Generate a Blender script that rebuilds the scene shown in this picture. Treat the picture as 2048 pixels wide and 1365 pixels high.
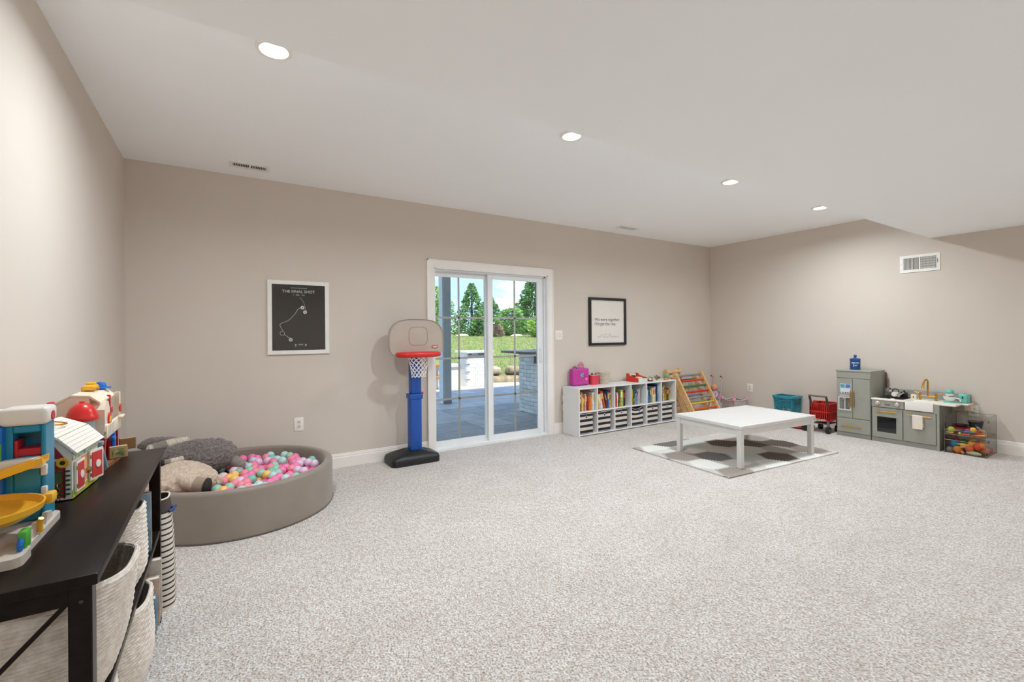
import bpy, bmesh, math, random
from mathutils import Matrix, Vector, noise
from math import sin, cos, pi, radians as R
random.seed(7)
for o in list(bpy.data.objects): bpy.data.objects.remove(o)
SC = bpy.context.scene
COL = SC.collection

# ------------------------------------------------------------------ camera, world, sun, exposure
cd = bpy.data.cameras.new('camera'); cam = bpy.data.objects.new('camera', cd); COL.objects.link(cam)
cd.sensor_width = 36; cd.sensor_fit = 'HORIZONTAL'; cd.lens = 913.8/2048*36
cd.shift_y = -(682.5-667.83)/2048; cd.clip_start = .05; cd.clip_end = 400
yaw, roll = R(32.3153), R(-0.4807)
cam.matrix_world = Matrix.Translation((.6613, -4.7393, 1.309)) @ Matrix.Rotation(-yaw, 4, 'Z') @ Matrix.Rotation(R(90), 4, 'X') @ Matrix.Rotation(roll, 4, 'Z')
SC.camera = cam
vs = SC.view_settings
vs.view_transform = 'Standard'; vs.look = 'None'; vs.gamma = 1; vs.use_curve_mapping = False
vs.exposure = 0.04
SC.cycles.max_bounces = 24; SC.cycles.diffuse_bounces = 16; SC.cycles.transparent_max_bounces = 24

W = bpy.data.worlds.new('sky'); SC.world = W; W.use_nodes = True
nt = W.node_tree; nt.nodes.clear()
def N(t, ty, **k):
    n = t.nodes.new(ty)
    for a, b in k.items(): setattr(n, a, b)
    return n
tc = N(nt, 'ShaderNodeTexCoord'); sp = N(nt, 'ShaderNodeSeparateXYZ'); nt.links.new(tc.outputs['Generated'], sp.inputs[0])
rp = N(nt, 'ShaderNodeValToRGB'); nt.links.new(sp.outputs['Z'], rp.inputs[0])
rp.color_ramp.elements[0].position = 0.0; rp.color_ramp.elements[0].color = (.31, .48, .69, 1)
rp.color_ramp.elements[1].position = .55; rp.color_ramp.elements[1].color = (.13, .30, .62, 1)
mp = N(nt, 'ShaderNodeMapping'); mp.inputs['Scale'].default_value = (3.2, 3.2, 11); mp.inputs['Location'].default_value = (.4, .1, .35)
nt.links.new(tc.outputs['Generated'], mp.inputs[0])
nz = N(nt, 'ShaderNodeTexNoise'); nz.inputs['Scale'].default_value = 1.5; nz.inputs['Detail'].default_value = 6; nz.inputs['Roughness'].default_value = .55
nt.links.new(mp.outputs[0], nz.inputs['Vector'])
cr = N(nt, 'ShaderNodeValToRGB'); cr.color_ramp.elements[0].position = .47; cr.color_ramp.elements[1].position = .62
nt.links.new(nz.outputs['Fac'], cr.inputs[0])
mx = N(nt, 'ShaderNodeMix', data_type='RGBA'); nt.links.new(cr.outputs[0], mx.inputs[0])
nt.links.new(rp.outputs[0], mx.inputs[6]); mx.inputs[7].default_value = (.60, .62, .66, 1)
bg = N(nt, 'ShaderNodeBackground'); bg.inputs["Strength"].default_value = 2.7
nt.links.new(mx.outputs[2], bg.inputs[0])
wo = N(nt, 'ShaderNodeOutputWorld'); nt.links.new(bg.outputs[0], wo.inputs[0])

sd = bpy.data.lights.new('sun', 'SUN'); sd.energy = 6.5; sd.angle = R(.6); sd.color = (1, .95, .86)
sun = bpy.data.objects.new('sun', sd); COL.objects.link(sun)
sun.rotation_euler = Vector((.12, .46, -.88)).to_track_quat('-Z', 'Y').to_euler(); sun.location = (2, -20, 30)

LAMP_W = 27          # watts of each recessed downlight
LAMP_C = (.89, .965, 1.02)

# ------------------------------------------------------------------ materials
def lin(c):
    if isinstance(c, str): c = [int(c[i:i+2], 16) for i in (0, 2, 4)]
    r = []
    for v in c:
        v /= 255; r.append(v/12.92 if v <= .04045 else ((v+.055)/1.055)**2.4)
    return (*r, 1)
MC = {}
def mat(name, c, rough=.5, metal=0, var=.06, vscale=9, bump=0, bscale=60, spec=.5, coat=0, c2=None, sheen=0, detail=3, stretch=None, emit=0, trans=0, sss=0):
    """one procedural material: base colour varied by noise, optional noise bump"""
    if name in MC: return MC[name]
    m = bpy.data.materials.new(name); m.use_nodes = True; t = m.node_tree
    b = t.nodes['Principled BSDF']
    b.inputs['Roughness'].default_value = rough; b.inputs['Metallic'].default_value = metal
    b.inputs['Specular IOR Level'].default_value = spec; b.inputs['Coat Weight'].default_value = coat
    b.inputs['Sheen Weight'].default_value = sheen
    if trans: b.inputs['Transmission Weight'].default_value = trans
    A = lin(c)
    B2 = lin(c2) if c2 else tuple(max(0, v*(1-var*1.6)) for v in A[:3])+(1,)
    co = N(t, 'ShaderNodeTexCoord'); vec = co.outputs['Object']
    if stretch:
        q = N(t, 'ShaderNodeMapping'); q.inputs['Scale'].default_value = stretch; t.links.new(vec, q.inputs[0]); vec = q.outputs[0]
    n = N(t, 'ShaderNodeTexNoise'); n.inputs['Scale'].default_value = vscale; n.inputs['Detail'].default_value = detail
    t.links.new(vec, n.inputs['Vector'])
    r = N(t, 'ShaderNodeValToRGB'); r.color_ramp.elements[0].position = .35; r.color_ramp.elements[1].position = .65
    r.color_ramp.elements[0].color = B2; r.color_ramp.elements[1].color = A
    t.links.new(n.outputs['Fac'], r.inputs[0]); t.links.new(r.outputs[0], b.inputs['Base Color'])
    if bump:
        n2 = N(t, 'ShaderNodeTexNoise'); n2.inputs['Scale'].default_value = bscale; n2.inputs['Detail'].default_value = 4
        t.links.new(vec, n2.inputs['Vector'])
        bp = N(t, 'ShaderNodeBump'); bp.inputs['Strength'].default_value = bump; bp.inputs['Distance'].default_value = .01
        t.links.new(n2.outputs['Fac'], bp.inputs['Height']); t.links.new(bp.outputs[0], b.inputs['Normal'])
    if emit:
        t.links.new(r.outputs[0], b.inputs['Emission Color']); b.inputs['Emission Strength'].default_value = emit
    MC[name] = m; return m
def plastic(c, rough=.35, name=None):
    key = name or 'plastic_' + (c if isinstance(c, str) else '_'.join(map(str, c)))
    return mat(key, c, rough, var=.04, vscale=14)
def glass(name, tint=(1, 1, 1), refl=.10, rough=0.0):
    if name in MC: return MC[name]
    m = bpy.data.materials.new(name); m.use_nodes = True; t = m.node_tree; t.nodes.clear()
    tr = N(t, 'ShaderNodeBsdfTransparent'); tr.inputs[0].default_value = (*tint, 1)
    gl = N(t, 'ShaderNodeBsdfGlossy'); gl.inputs['Roughness'].default_value = rough
    fr = N(t, 'ShaderNodeFresnel'); fr.inputs['IOR'].default_value = 1.45
    n = N(t, 'ShaderNodeTexNoise'); n.inputs['Scale'].default_value = 3
    ma = N(t, 'ShaderNodeMath', operation='MULTIPLY'); ma.inputs[1].default_value = refl*10
    t.links.new(fr.outputs[0], ma.inputs[0])
    mi = N(t, 'ShaderNodeMixShader'); t.links.new(ma.outputs[0], mi.inputs[0]); t.links.new(tr.outputs[0], mi.inputs[1]); t.links.new(gl.outputs[0], mi.inputs[2])
    o = N(t, 'ShaderNodeOutputMaterial'); t.links.new(mi.outputs[0], o.inputs[0])
    MC[name] = m; return m

def carpet_mat():
    m = mat('carpet', 'd6ccc3', .95, var=.0, spec=.1, sheen=.25)
    t = m.node_tree; b = t.nodes['Principled BSDF']; co = N(t, 'ShaderNodeTexCoord')
    def noi(s, d, st=None, rg=.6):
        n = N(t, 'ShaderNodeTexNoise'); n.inputs['Scale'].default_value = s; n.inputs['Detail'].default_value = d; n.inputs['Roughness'].default_value = rg
        v = co.outputs['Object']
        if st:
            q = N(t, 'ShaderNodeMapping'); q.inputs['Scale'].default_value = st; q.inputs['Rotation'].default_value = (0, 0, .5); t.links.new(v, q.inputs[0]); v = q.outputs[0]
        t.links.new(v, n.inputs['Vector']); return n
    def ramp(n, a, ca, bb, cb):
        r = N(t, 'ShaderNodeValToRGB'); e = r.color_ramp.elements
        e[0].position = a; e[0].color = ca; e[1].position = bb; e[1].color = cb; t.links.new(n.outputs['Fac'], r.inputs[0]); return r
    fine = noi(125, 3, (1, .8, 1)); mid = noi(48, 4, (1, .5, 1)); big = noi(3.5, 5)
    rf = ramp(fine, .30, lin('8a8178'), .60, lin('f7f3f0'))
    rm = ramp(mid, .34, lin('e4dad2'), .58, (1, 1, 1, 1))
    rb = ramp(big, .35, (.91, .90, .89, 1), .65, (1, 1, 1, 1))
    def mul(a, c):
        x = N(t, 'ShaderNodeMix', data_type='RGBA', blend_type='MULTIPLY'); x.inputs[0].default_value = 1
        t.links.new(a, x.inputs[6]); t.links.new(c, x.inputs[7]); return x.outputs[2]
    o = mul(mul(rf.outputs[0], rm.outputs[0]), rb.outputs[0])
    for l in list(b.inputs['Base Color'].links): t.links.remove(l)
    t.links.new(o, b.inputs['Base Color'])
    ad = N(t, 'ShaderNodeMath', operation='ADD'); t.links.new(fine.outputs['Fac'], ad.inputs[0]); t.links.new(mid.outputs['Fac'], ad.inputs[1])
    bp = N(t, 'ShaderNodeBump'); bp.inputs['Strength'].default_value = .75; bp.inputs['Distance'].default_value = .012
    t.links.new(ad.outputs[0], bp.inputs['Height']); t.links.new(bp.outputs[0], b.inputs['Normal'])
    return m

# ------------------------------------------------------------------ mesh builder
I4 = Matrix.Identity(4)
class MB:
    def __init__(s): s.v = []; s.f = []; s.mi = []
    def add(s, vs, fs, M=None, mi=0):
        k = len(s.v)
        s.v += [tuple(M @ Vector(p)) for p in vs] if M else [tuple(p) for p in vs]
        s.f += [tuple(i+k for i in f) for f in fs]; s.mi += [mi]*len(fs); return s
    def box(s, x0, x1, y0, y1, z0, z1, M=None, mi=0):
        vs = [(x, y, z) for z in (z0, z1) for y in (y0, y1) for x in (x0, x1)]
        return s.add(vs, [(0, 2, 3, 1), (4, 5, 7, 6), (0, 1, 5, 4), (2, 6, 7, 3), (0, 4, 6, 2), (1, 3, 7, 5)], M, mi)
    def rbox(s, x0, x1, y0, y1, z0, z1, r=.01, seg=2, M=None, mi=0):
        bm = bmesh.new(); bmesh.ops.create_cube(bm, size=1)
        bmesh.ops.scale(bm, vec=(x1-x0, y1-y0, z1-z0), verts=bm.verts)
        bmesh.ops.translate(bm, vec=((x0+x1)/2, (y0+y1)/2, (z0+z1)/2), verts=bm.verts)
        r = min(r, .49*min(x1-x0, y1-y0, z1-z0))
        bmesh.ops.bevel(bm, geom=list(bm.edges), offset=r, segments=seg, profile=.5, affect='EDGES')
        bm.verts.index_update()
        s.add([v.co[:] for v in bm.verts], [[v.index for v in f.verts] for f in bm.faces], M, mi); bm.free(); return s
    def prism(s, poly, a, b, axis='z', M=None, mi=0):
        n = len(poly)
        def P(p, h): return {'z': (p[0], p[1], h), 'y': (p[0], h, p[1]), 'x': (h, p[0], p[1])}[axis]
        vs = [P(p, a) for p in poly]+[P(p, b) for p in poly]
        fs = [tuple(range(n-1, -1, -1)), tuple(range(n, 2*n))]+[(i, (i+1) % n, n+(i+1) % n, n+i) for i in range(n)]
        return s.add(vs, fs, M, mi)
    def loft(s, rings, closed=True, cap=True, M=None, mi=0, loop=False):
        n = len(rings[0]); vs = [p for r in rings for p in r]; fs = []
        m = len(rings)
        for j in range(m if loop else m-1):
            j2 = (j+1) % m
            for i in range(n if closed else n-1):
                fs.append((j*n+i, j*n+(i+1) % n, j2*n+(i+1) % n, j2*n+i))
        if cap and closed and not loop:
            fs.append(tuple(range(n-1, -1, -1))); fs.append(tuple((m-1)*n+i for i in range(n)))
        return s.add(vs, fs, M, mi)
    def lathe(s, prof, n=24, c=(0, 0, 0), sx=1, sy=1, M=None, mi=0, cap=True):
        return s.loft([[(c[0]+r*sx*cos(2*pi*i/n), c[1]+r*sy*sin(2*pi*i/n), c[2]+z) for i in range(n)] for r, z in prof], cap=cap, M=M, mi=mi)
    def tube(s, path, r, n=8, closed=False, M=None, mi=0, cap=True):
        P = [Vector(p) for p in path]; m = len(P); rings = []
        rr = r if isinstance(r, (list, tuple)) else [r]*m
        T = []
        for i in range(m):
            a = P[(i-1) % m] if (closed or i > 0) else P[i]; b = P[(i+1) % m] if (closed or i < m-1) else P[i]
            T.append((b-a).normalized())
        up = Vector((0, 0, 1)) if abs(T[0].z) < .9 else Vector((1, 0, 0))
        u = T[0].cross(up).normalized()
        for i in range(m):
            u = (u - T[i]*u.dot(T[i])).normalized(); w = T[i].cross(u)
            rings.append([tuple(P[i]+(u*cos(2*pi*k/n)+w*sin(2*pi*k/n))*rr[i]) for k in range(n)])
        return s.loft(rings, cap=cap, M=M, mi=mi, loop=closed)
    def cyl(s, a, b, r, r2=None, n=16, M=None, mi=0): return s.tube([a, b], [r, r if r2 is None else r2], n, M=M, mi=mi)
    def sph(s, c, r, nu=16, nv=10, M=None, mi=0):
        rx, ry, rz = r if isinstance(r, (list, tuple)) else (r, r, r)
        vs = [(c[0], c[1], c[2]-rz)]; fs = []
        for j in range(1, nv):
            a = -pi/2+pi*j/nv
            for i in range(nu):
                b = 2*pi*i/nu; vs.append((c[0]+rx*cos(a)*cos(b), c[1]+ry*cos(a)*sin(b), c[2]+rz*sin(a)))
        vs.append((c[0], c[1], c[2]+rz)); L = len(vs)-1
        for i in range(nu):
            fs.append((0, 1+(i+1) % nu, 1+i)); k = 1+(nv-2)*nu; fs.append((k+i, k+(i+1) % nu, L))
        for j in range(nv-2):
            for i in range(nu):
                k = 1+j*nu; fs.append((k+i, k+(i+1) % nu, k+nu+(i+1) % nu, k+nu+i))
        return s.add(vs, fs, M, mi)
    def build(s, name, m, parent=None, smooth=True, local=False, ang=.6, label=None):
        me = bpy.data.meshes.new(name); me.from_pydata(s.v, [], s.f)
        for x in (m if isinstance(m, (list, tuple)) else [m]): me.materials.append(x)
        if any(s.mi): me.polygons.foreach_set('material_index', s.mi)
        if parent is not None and not local: me.transform(WM[parent.name].inverted())
        if smooth:
            me.polygons.foreach_set('use_smooth', [True]*len(me.polygons)); me.set_sharp_from_angle(angle=ang)
        me.update()
        return link(name, me, parent, label)
WM = {}
def link(name, me, parent=None, label=None):
    o = bpy.data.objects.new(name, me); COL.objects.link(o)
    if parent is not None: o.parent = parent; WM[o.name] = WM[parent.name]
    else: WM[o.name] = I4
    if label: o['label'] = label
    return o
def thing(name, label, cat, loc=(0, 0, 0), rz=0, group=None):
    o = bpy.data.objects.new(name, None); COL.objects.link(o); o.empty_display_size = .05
    o.location = loc; o.rotation_euler = (0, 0, rz); WM[o.name] = Matrix.Translation(loc) @ Matrix.Rotation(rz, 4, 'Z')
    return tag(o, label, cat, group)
def tag(o, label, cat, group=None):
    o['label'] = label; o['category'] = cat
    if group: o['group'] = group
    return o
def struct(o): o['kind'] = 'structure'; return o
def text(name, s, size, m, parent, M, align='CENTER', ext=.0006, local=False):
    cu = bpy.data.curves.new('txt', 'FONT'); cu.body = s; cu.size = size; cu.align_x = align; cu.align_y = 'CENTER'; cu.extrude = ext
    cu.resolution_u = 3
    o = bpy.data.objects.new('txt', cu); COL.objects.link(o)
    me = bpy.data.meshes.new_from_object(o); bpy.data.objects.remove(o); bpy.data.curves.remove(cu)
    me.transform(M if local else WM[parent.name].inverted() @ M); me.materials.clear(); me.materials.append(m); me.name = name
    return link(name, me, parent)
def basis(loc, xdir, ydir):
    x = Vector(xdir).normalized(); y = Vector(ydir).normalized(); z = x.cross(y)
    return Matrix(((x.x, y.x, z.x, loc[0]), (x.y, y.y, z.y, loc[1]), (x.z, y.z, z.z, loc[2]), (0, 0, 0, 1)))
def rrect(x0, x1, y0, y1, r, n=6):
    p = []
    for cx, cy, a in ((x1-r, y1-r, 0), (x0+r, y1-r, 90), (x0+r, y0+r, 180), (x1-r, y0+r, 270)):
        p += [(cx+r*cos(R(a+90*i/n)), cy+r*sin(R(a+90*i/n))) for i in range(n+1)]
    return p
def copytree(o, loc=None, rz=None):
    c = o.copy(); COL.objects.link(c)
    if loc is not None: c.location = loc
    if rz is not None: c.rotation_euler = (0, 0, rz)
    for ch in o.children:
        d = ch.copy(); COL.objects.link(d); d.parent = c
        for g in ch.children:
            e = g.copy(); COL.objects.link(e); e.parent = d
    return c

# shared materials
WALL = mat('wall_paint', 'd3c9be', .9, var=.012, vscale=2, bump=.04, bscale=400, spec=.2)
CEIL = mat('ceiling_paint', 'f9fbfc', .95, var=.01, vscale=2, bump=.03, bscale=300, spec=.2)
TRIM = mat('trim_paint', 'efeae4', .45, var=.02, vscale=5)
VINYL = mat('door_vinyl', 'eceeef', .4, var=.02, vscale=5)
WHITE = mat('white_melamine', 'e6e6e6', .4, var=.02, vscale=6)
WPLAST = plastic('f2efe8'); BLACKP = plastic('161616', .5); METAL = mat('bright_metal', 'c9c9c9', .25, 1, var=.03)
BRASS = mat('brushed_brass', 'd8a24a', .32, 1, var=.05); DARKIN = mat('dark_cavity', '1d1b19', .9)
# ------------------------------------------------------------------ the room
RW, H, YB, ZS, YS = 7.6262, 2.74, -8.6, 2.382, -2.85      # width, ceiling height, rear wall, soffit height, soffit edge
DX0, DX1, DZ = 2.637, 4.20, 2.053                          # door opening
ZG = -.08
struct(MB().box(-.2, RW+.2, YB-.2, .15, -.12, 0).build('floor', carpet_mat(), smooth=False))
w = MB(); w.box(-.2, DX0, 0, .15, 0, 2.95); w.box(DX1, RW+.2, 0, .15, 0, 2.95); w.box(DX0, DX1, 0, .15, DZ, 2.95)
struct(w.build('wall_back', WALL, smooth=False))
struct(MB().box(-.2, 0, YB, 0, 0, H).build('wall_left', WALL, smooth=False))
struct(MB().box(RW, RW+.2, YB, 0, 0, H).build('wall_right', WALL, smooth=False))
struct(MB().box(-.2, RW+.2, YB-.2, YB, 0, H).build('wall_front', WALL, smooth=False))
LX = (.886, 2.80, 4.747, 6.502); LY = -2.187
struct(MB().box(-.2, RW+.2, YB-.2, 0, H, H+.2).build('ceiling', CEIL, smooth=False))
struct(MB().box(0, RW, -5.3, YS, ZS, H).build('ceiling_soffit', CEIL, smooth=False))
def baseboard(name, a, b):
    """profiled board from a to b; inside of the room is on the left of a->b"""
    a = Vector((*a, 0)); b = Vector((*b, 0)); d = (b-a).normalized(); n = Vector((-d.y, d.x, 0))
    prof = [(0, 0), (.016, 0), (.016, .098), (.0125, .103), (.0125, .118), (.009, .123), (.009, .131), (.004, .136), (0, .136)]
    rings = [[tuple(p+n*q+Vector((0, 0, z))) for q, z in prof] for p in (a, b)]
    struct(MB().loft(rings).build(name, TRIM, smooth=False))
baseboard('baseboard_back', (2.552, 0), (0, 0))
baseboard('baseboard_back_right', (RW, 0), (4.285, 0))
baseboard('baseboard_left', (0, 0), (0, YB)); baseboard('baseboard_right', (RW, YB), (RW, 0))
# door casing
def casing(name, poly): struct(MB().prism(poly, -.02, 0, 'y').build(name, TRIM, smooth=False))
cw = .085
t = MB(); t.box(DX0-cw, DX0, -.02, 0, 0, DZ+cw); t.box(DX1, DX1+cw, -.02, 0, 0, DZ+cw); t.box(DX0, DX1, -.02, 0, DZ, DZ+cw)
t.box(DX0-cw, DX0-cw+.012, -.026, -.02, 0, DZ+cw); t.box(DX1+cw-.012, DX1+cw, -.026, -.02, 0, DZ+cw); t.box(DX0-cw, DX1+cw, -.026, -.02, DZ+cw-.012, DZ+cw)
struct(t.build('trim_1', TRIM, smooth=False))
# door frame (jambs, head, sill, tracks)
f = MB(); f.box(DX0, DX0+.012, -.015, .15, 0, DZ); f.box(DX1-.012, DX1, -.015, .15, 0, DZ); f.box(DX0, DX1, -.015, .15, DZ-.012, DZ)
f.box(DX0, DX1, -.01, .15, 0, .022); f.box(DX0, DX1, .092, .098, .02, .038); f.box(DX0, DX1, .138, .15, .02, .045)
f.box(DX0, DX1, .034, .042, .02, .03); f.box(DX0, DX1, .092, .098, DZ-.035, DZ-.012); f.box(DX0, DX1, .03, .04, DZ-.03, DZ-.012)
f.box(DX1-.03, DX1-.012, .03, .045, .02, DZ-.012)
struct(f.build('trim_2', VINYL, smooth=False))
GLASS = glass('door_glass', (.97, .985, .985), .08)
MUNT = mat('grille_bar', 'cfc9c0', .5, var=.03)
def door(name, x0, x1, y, gx0, gx1, mid, z0=.025, z1=DZ-.015, gz0=.085, gz1=1.972):
    m = MB(); m.rbox(x0, gx0, y-.018, y+.018, z0, z1, .003, 1); m.rbox(gx1, x1, y-.018, y+.018, z0, z1, .003, 1)
    m.rbox(gx0, gx1, y-.018, y+.018, z0, gz0, .003, 1); m.rbox(gx0, gx1, y-.018, y+.018, gz1, z1, .003, 1)
    d = struct(m.build(name, VINYL, smooth=False))
    MB().box(gx0-.003, gx1+.003, y-.003, y+.003, gz0-.003, gz1+.003).build('pane', GLASS, d, smooth=False)
    bw = .011
    MB().box(mid-bw, mid+bw, y+.0035, y+.0095, gz0, gz1).build('muntin', MUNT, d, smooth=False)
    for k in range(1, 4):
        z = gz0+(gz1-gz0)*k/4
        MB().box(gx0, gx1, y+.0035, y+.009, z-bw, z+bw).build('muntin', MUNT, d, smooth=False)
    bd = MB(); e = .006
    bd.box(gx0, gx0+e, y-.021, y-.017, gz0, gz1); bd.box(gx1-e, gx1, y-.021, y-.017, gz0, gz1); bd.box(gx0, gx1, y-.021, y-.017, gz0, gz0+e); bd.box(gx0, gx1, y-.021, y-.017, gz1-e, gz1)
    bd.build('glazing_bead', mat('bead', 'f7f8f8', .35), d, smooth=False)
    return d
door('door_1', DX0+.012, 3.395, .118, 2.688, 3.34, 3.0)
d2 = door('door_2', 3.352, DX1-.032, .068, 3.412, 4.083, 3.745)
h = MB(); hx = 4.125; h.tube([(hx, .05, .945), (hx-.004, .018, .955), (hx-.006, .008, 1.0), (hx-.006, .008, 1.06), (hx-.004, .018, 1.105), (hx, .05, 1.115)], .008, 8)
h.rbox(hx-.016, hx+.016, .044, .05, .93, 1.13, .004); h.build('handle', VINYL, d2)

# recessed lights
def downlight(x, y, z, lab, watts=LAMP_W):
    t = thing('recessed_light', lab, 'ceiling light', (x, y, z-.02))
    MB().lathe([(.062, .02), (.066, .008), (.080, .006), (.085, .012), (.085, .02), (.062, .02)], 32, (0, 0, 0), cap=False).build('trim_ring', WPLAST, t, local=True)
    MB().lathe([(.0, .012), (.064, .012), (.064, .018), (0, .018)], 32, cap=False).build('lens', mat('lamp_lens', 'fff4e4', .4, emit=9), t, local=True)
    L = bpy.data.lights.new('lamp', 'AREA'); L.shape = 'DISK'; L.size = .12; L.spread = R(163); L.energy = watts; L.color = LAMP_C
    o = bpy.data.objects.new('lamp', L); COL.objects.link(o); o.parent = t; o.location = (0, 0, .006)
    return t
labs = ['white recessed ceiling light nearest the left wall', 'white recessed ceiling light second from the left wall', 'white recessed ceiling light second from the right wall', 'white recessed ceiling light nearest the right wall']
for x, l in zip(LX, labs): downlight(x, LY, H, l)
for x in LX: downlight(x, -6.6, H, 'white recessed light of the added unseen row behind the dropped soffit', LAMP_W*.75).__setitem__('group', 'added recessed lights behind the soffit')  # unseen row, added to help light the room

# ceiling vents and wall register
def vent(x0, x1, y0, y1, lab):
    t = thing('ceiling_vent', lab, 'vent', ((x0+x1)/2, (y0+y1)/2, H-.012))
    z = H; m = MB(); b = .028
    m.box(x0, x1, y0, y0+b+.012, z-.008, z); m.box(x0, x1, y1-b-.012, y1, z-.008, z); m.box(x0, x0+b, y0+.04, y1-.04, z-.008, z); m.box(x1-b, x1, y0+.04, y1-.04, z-.008, z)
    xm = (x0+x1)/2; m.box(xm-.006, xm+.006, y0+.04, y1-.04, z-.008, z)
    m.build('frame', mat('vent_paint', 'f0efed', .6), t, smooth=False)
    MB().box(x0+b, x1-b, y0+.038, y1-.038, z-.0025, z-.001).build('shade_backing', DARKIN, t, smooth=False)  # dark sheet stands in for the shade between the slats
    n = 20
    for k in range(n):
        x = x0+b+(x1-x0-2*b)*(k+.5)/n
        MB().box(x-.0020, x+.0020, y0+.039, y1-.039, z-.0075, z-.003).build('slat', MC['vent_paint'], t, smooth=False)
vent(.712, 1.013, -.395, -.235, 'white louvred ceiling vent above the framed black poster wall')
vent(5.16, 5.5, -.40, -.25, 'white louvred ceiling vent above the black framed quote')
t = thing('wall_register', 'white metal air return register high on the right wall', 'vent', (RW, -2.755, 2.0))
y0, y1, z0, z1 = -2.94, -2.57, 2.002, 2.206
m = MB(); b = .032
m.box(RW-.008, RW, y0, y1, z0, z0+b); m.box(RW-.008, RW, y0, y1, z1-b, z1); m.box(RW-.008, RW, y0, y0+b, z0+b, z1-b); m.box(RW-.008, RW, y1-b, y1, z0+b, z1-b); m.box(RW-.007, RW, -2.76, -2.752, z0+b, z1-b)
m.build('frame', mat('register_paint', 'efece6', .45), t, smooth=False)
MB().box(RW-.002, RW-.0005, y0+b, y1-b, z0+b, z1-b).build('shade_backing', DARKIN, t, smooth=False)  # shade behind the louvres, painted as a dark sheet
for k in range(26):
    y = y0+b+(y1-y0-2*b)*(k+.5)/26
    MB().box(RW-.006, RW-.0025, y-.0024, y+.0024, z0+b, z1-b).build('louvre', MC['register_paint'], t, smooth=False)
for k in range(5):
    z = z0+b+(z1-z0-2*b)*(k+.5)/5
    MB().box(RW-.0025, RW-.002, y0+b, -2.76, z-.006, z+.006).build('damper_blade', mat('damper', '8d8a86', .5), t, smooth=False)
MB().box(RW-.012, RW-.006, y0+.022, y0+.026, 2.09, 2.14).build('lever', mat('lever', '55524e', .5), t, smooth=False)
for yy in (y0+.014, y1-.014): MB().cyl((RW-.0095, yy, 2.104), (RW-.007, yy, 2.104), .004, n=8).build('screw', METAL, t)

# outlets and switch
def plate(M, w, h, kind, lab, cat, loc):
    """plate in local x,y plane facing +z of M"""
    t = thing('wall_outlet' if kind == 'outlet' else 'light_switch', lab, cat, loc)
    MB().rbox(-w/2, w/2, -h/2, h/2, 0, .006, .003, 2, M=M).build('cover_plate', WPLAST, t)
    if kind == 'outlet':
        for s in (-1, 1):
            q = MB().prism([(.0165*cos(a)*1.0, s*.0215+max(-.013, min(.013, .0175*sin(a)))) for a in [2*pi*i/24 for i in range(24)]], .006, .008, M=M).build('receptacle', mat('receptacle', 'dcd7d0', .4), t)
            d = MB()
            for x in (-.006, .006): d.box(x-.0013, x+.0013, s*.0215-.001, s*.0215+.007, .008, .0084, M=M)
            d.cyl((0, s*.0215-.007, .008), (0, s*.0215-.007, .0084), .0025, n=8, M=M)
            d.build('slot', DARKIN, q)
        MB().cyl((0, 0, .006), (0, 0, .0075), .003, n=10, M=M).build('screw', METAL, t)
    else:
        for s in (-1, 1):
            MB().box(s*.023-.0165, s*.023+.0165, -.033, .033, .006, .0085, M=M).build('rocker', mat('rocker', 'e6e2db', .4), t, smooth=False)
back = lambda x, z: basis((x, 0, z), (1, 0, 0), (0, 0, 1))
right = lambda y, z: basis((RW, y, z), (0, -1, 0), (0, 0, 1))
plate(back(1.262, .468), .082, .128, 'outlet', 'white wall outlet behind the ball pit under the framed poster', 'outlet', (1.262, 0, .4))
plate(back(4.383, 1.284), .118, .122, 'switch', 'white double rocker light switch right of the sliding door', 'light switch', (4.383, 0, 1.22))
plate(right(-.683, .432), .09, .122, 'outlet', 'white wall outlet beside the doll stroller in the corner', 'outlet', (RW, -.683, .37))
plate(right(-3.203, .42), .082, .124, 'outlet', 'white wall outlet above the clear toy food bins', 'outlet', (RW, -3.203, .36))

# ------------------------------------------------------------------ outside
def slate(i): return mat('slate_%d' % i, ['bcc3c8', 'b0b8be', 'c6ccd0', 'a8b0b7'][i], .7, var=.12, vscale=4, bump=.25, bscale=30)
struct(MB().box(-4, 16, .15, 9, ZG-.12, ZG-.012).build('patio_bed', mat('joint_sand', '6f6c66', 1), smooth=False))
patio = struct(MB().box(-4, 16, 8.9, 9.0, ZG-.1, ZG-.004).build('patio', mat('kerb', 'b9b2a6', .9), smooth=False))
rg = random.Random(3); y = .16; pc = 0; stuff = MB()
rows = []
while y < 8.9:
    d = rg.choice([.45, .6, .6]); x = 1.6+rg.random()*.4+ (y*.25)
    while x < 4.2+.95*y+1.2 and x < 13:
        wd = rg.choice([.45, .6, .75, .9])
        a, b2, c, e = x+.006, x+wd-.006, y+.006, min(y+d, 8.9)-.006
        if y < 5.2: MB().rbox(a, b2, c, e, ZG-.04, ZG+rg.uniform(-.003, .002), .004, 1).build('paver', slate(rg.randrange(4)), patio, smooth=False)
        else: stuff.box(a, b2, c, e, ZG-.04, ZG+rg.uniform(-.003, .002))
        x += wd
    y += d
stuff.build('paver_field', mat('sun_tinted_slate', 'c4c1bb', .75, var=.15, vscale=2.5, bump=.2, bscale=20), patio, smooth=False)['kind'] = 'stuff'  # warmer slate tone paints the sunlight into the far pavers
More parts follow.
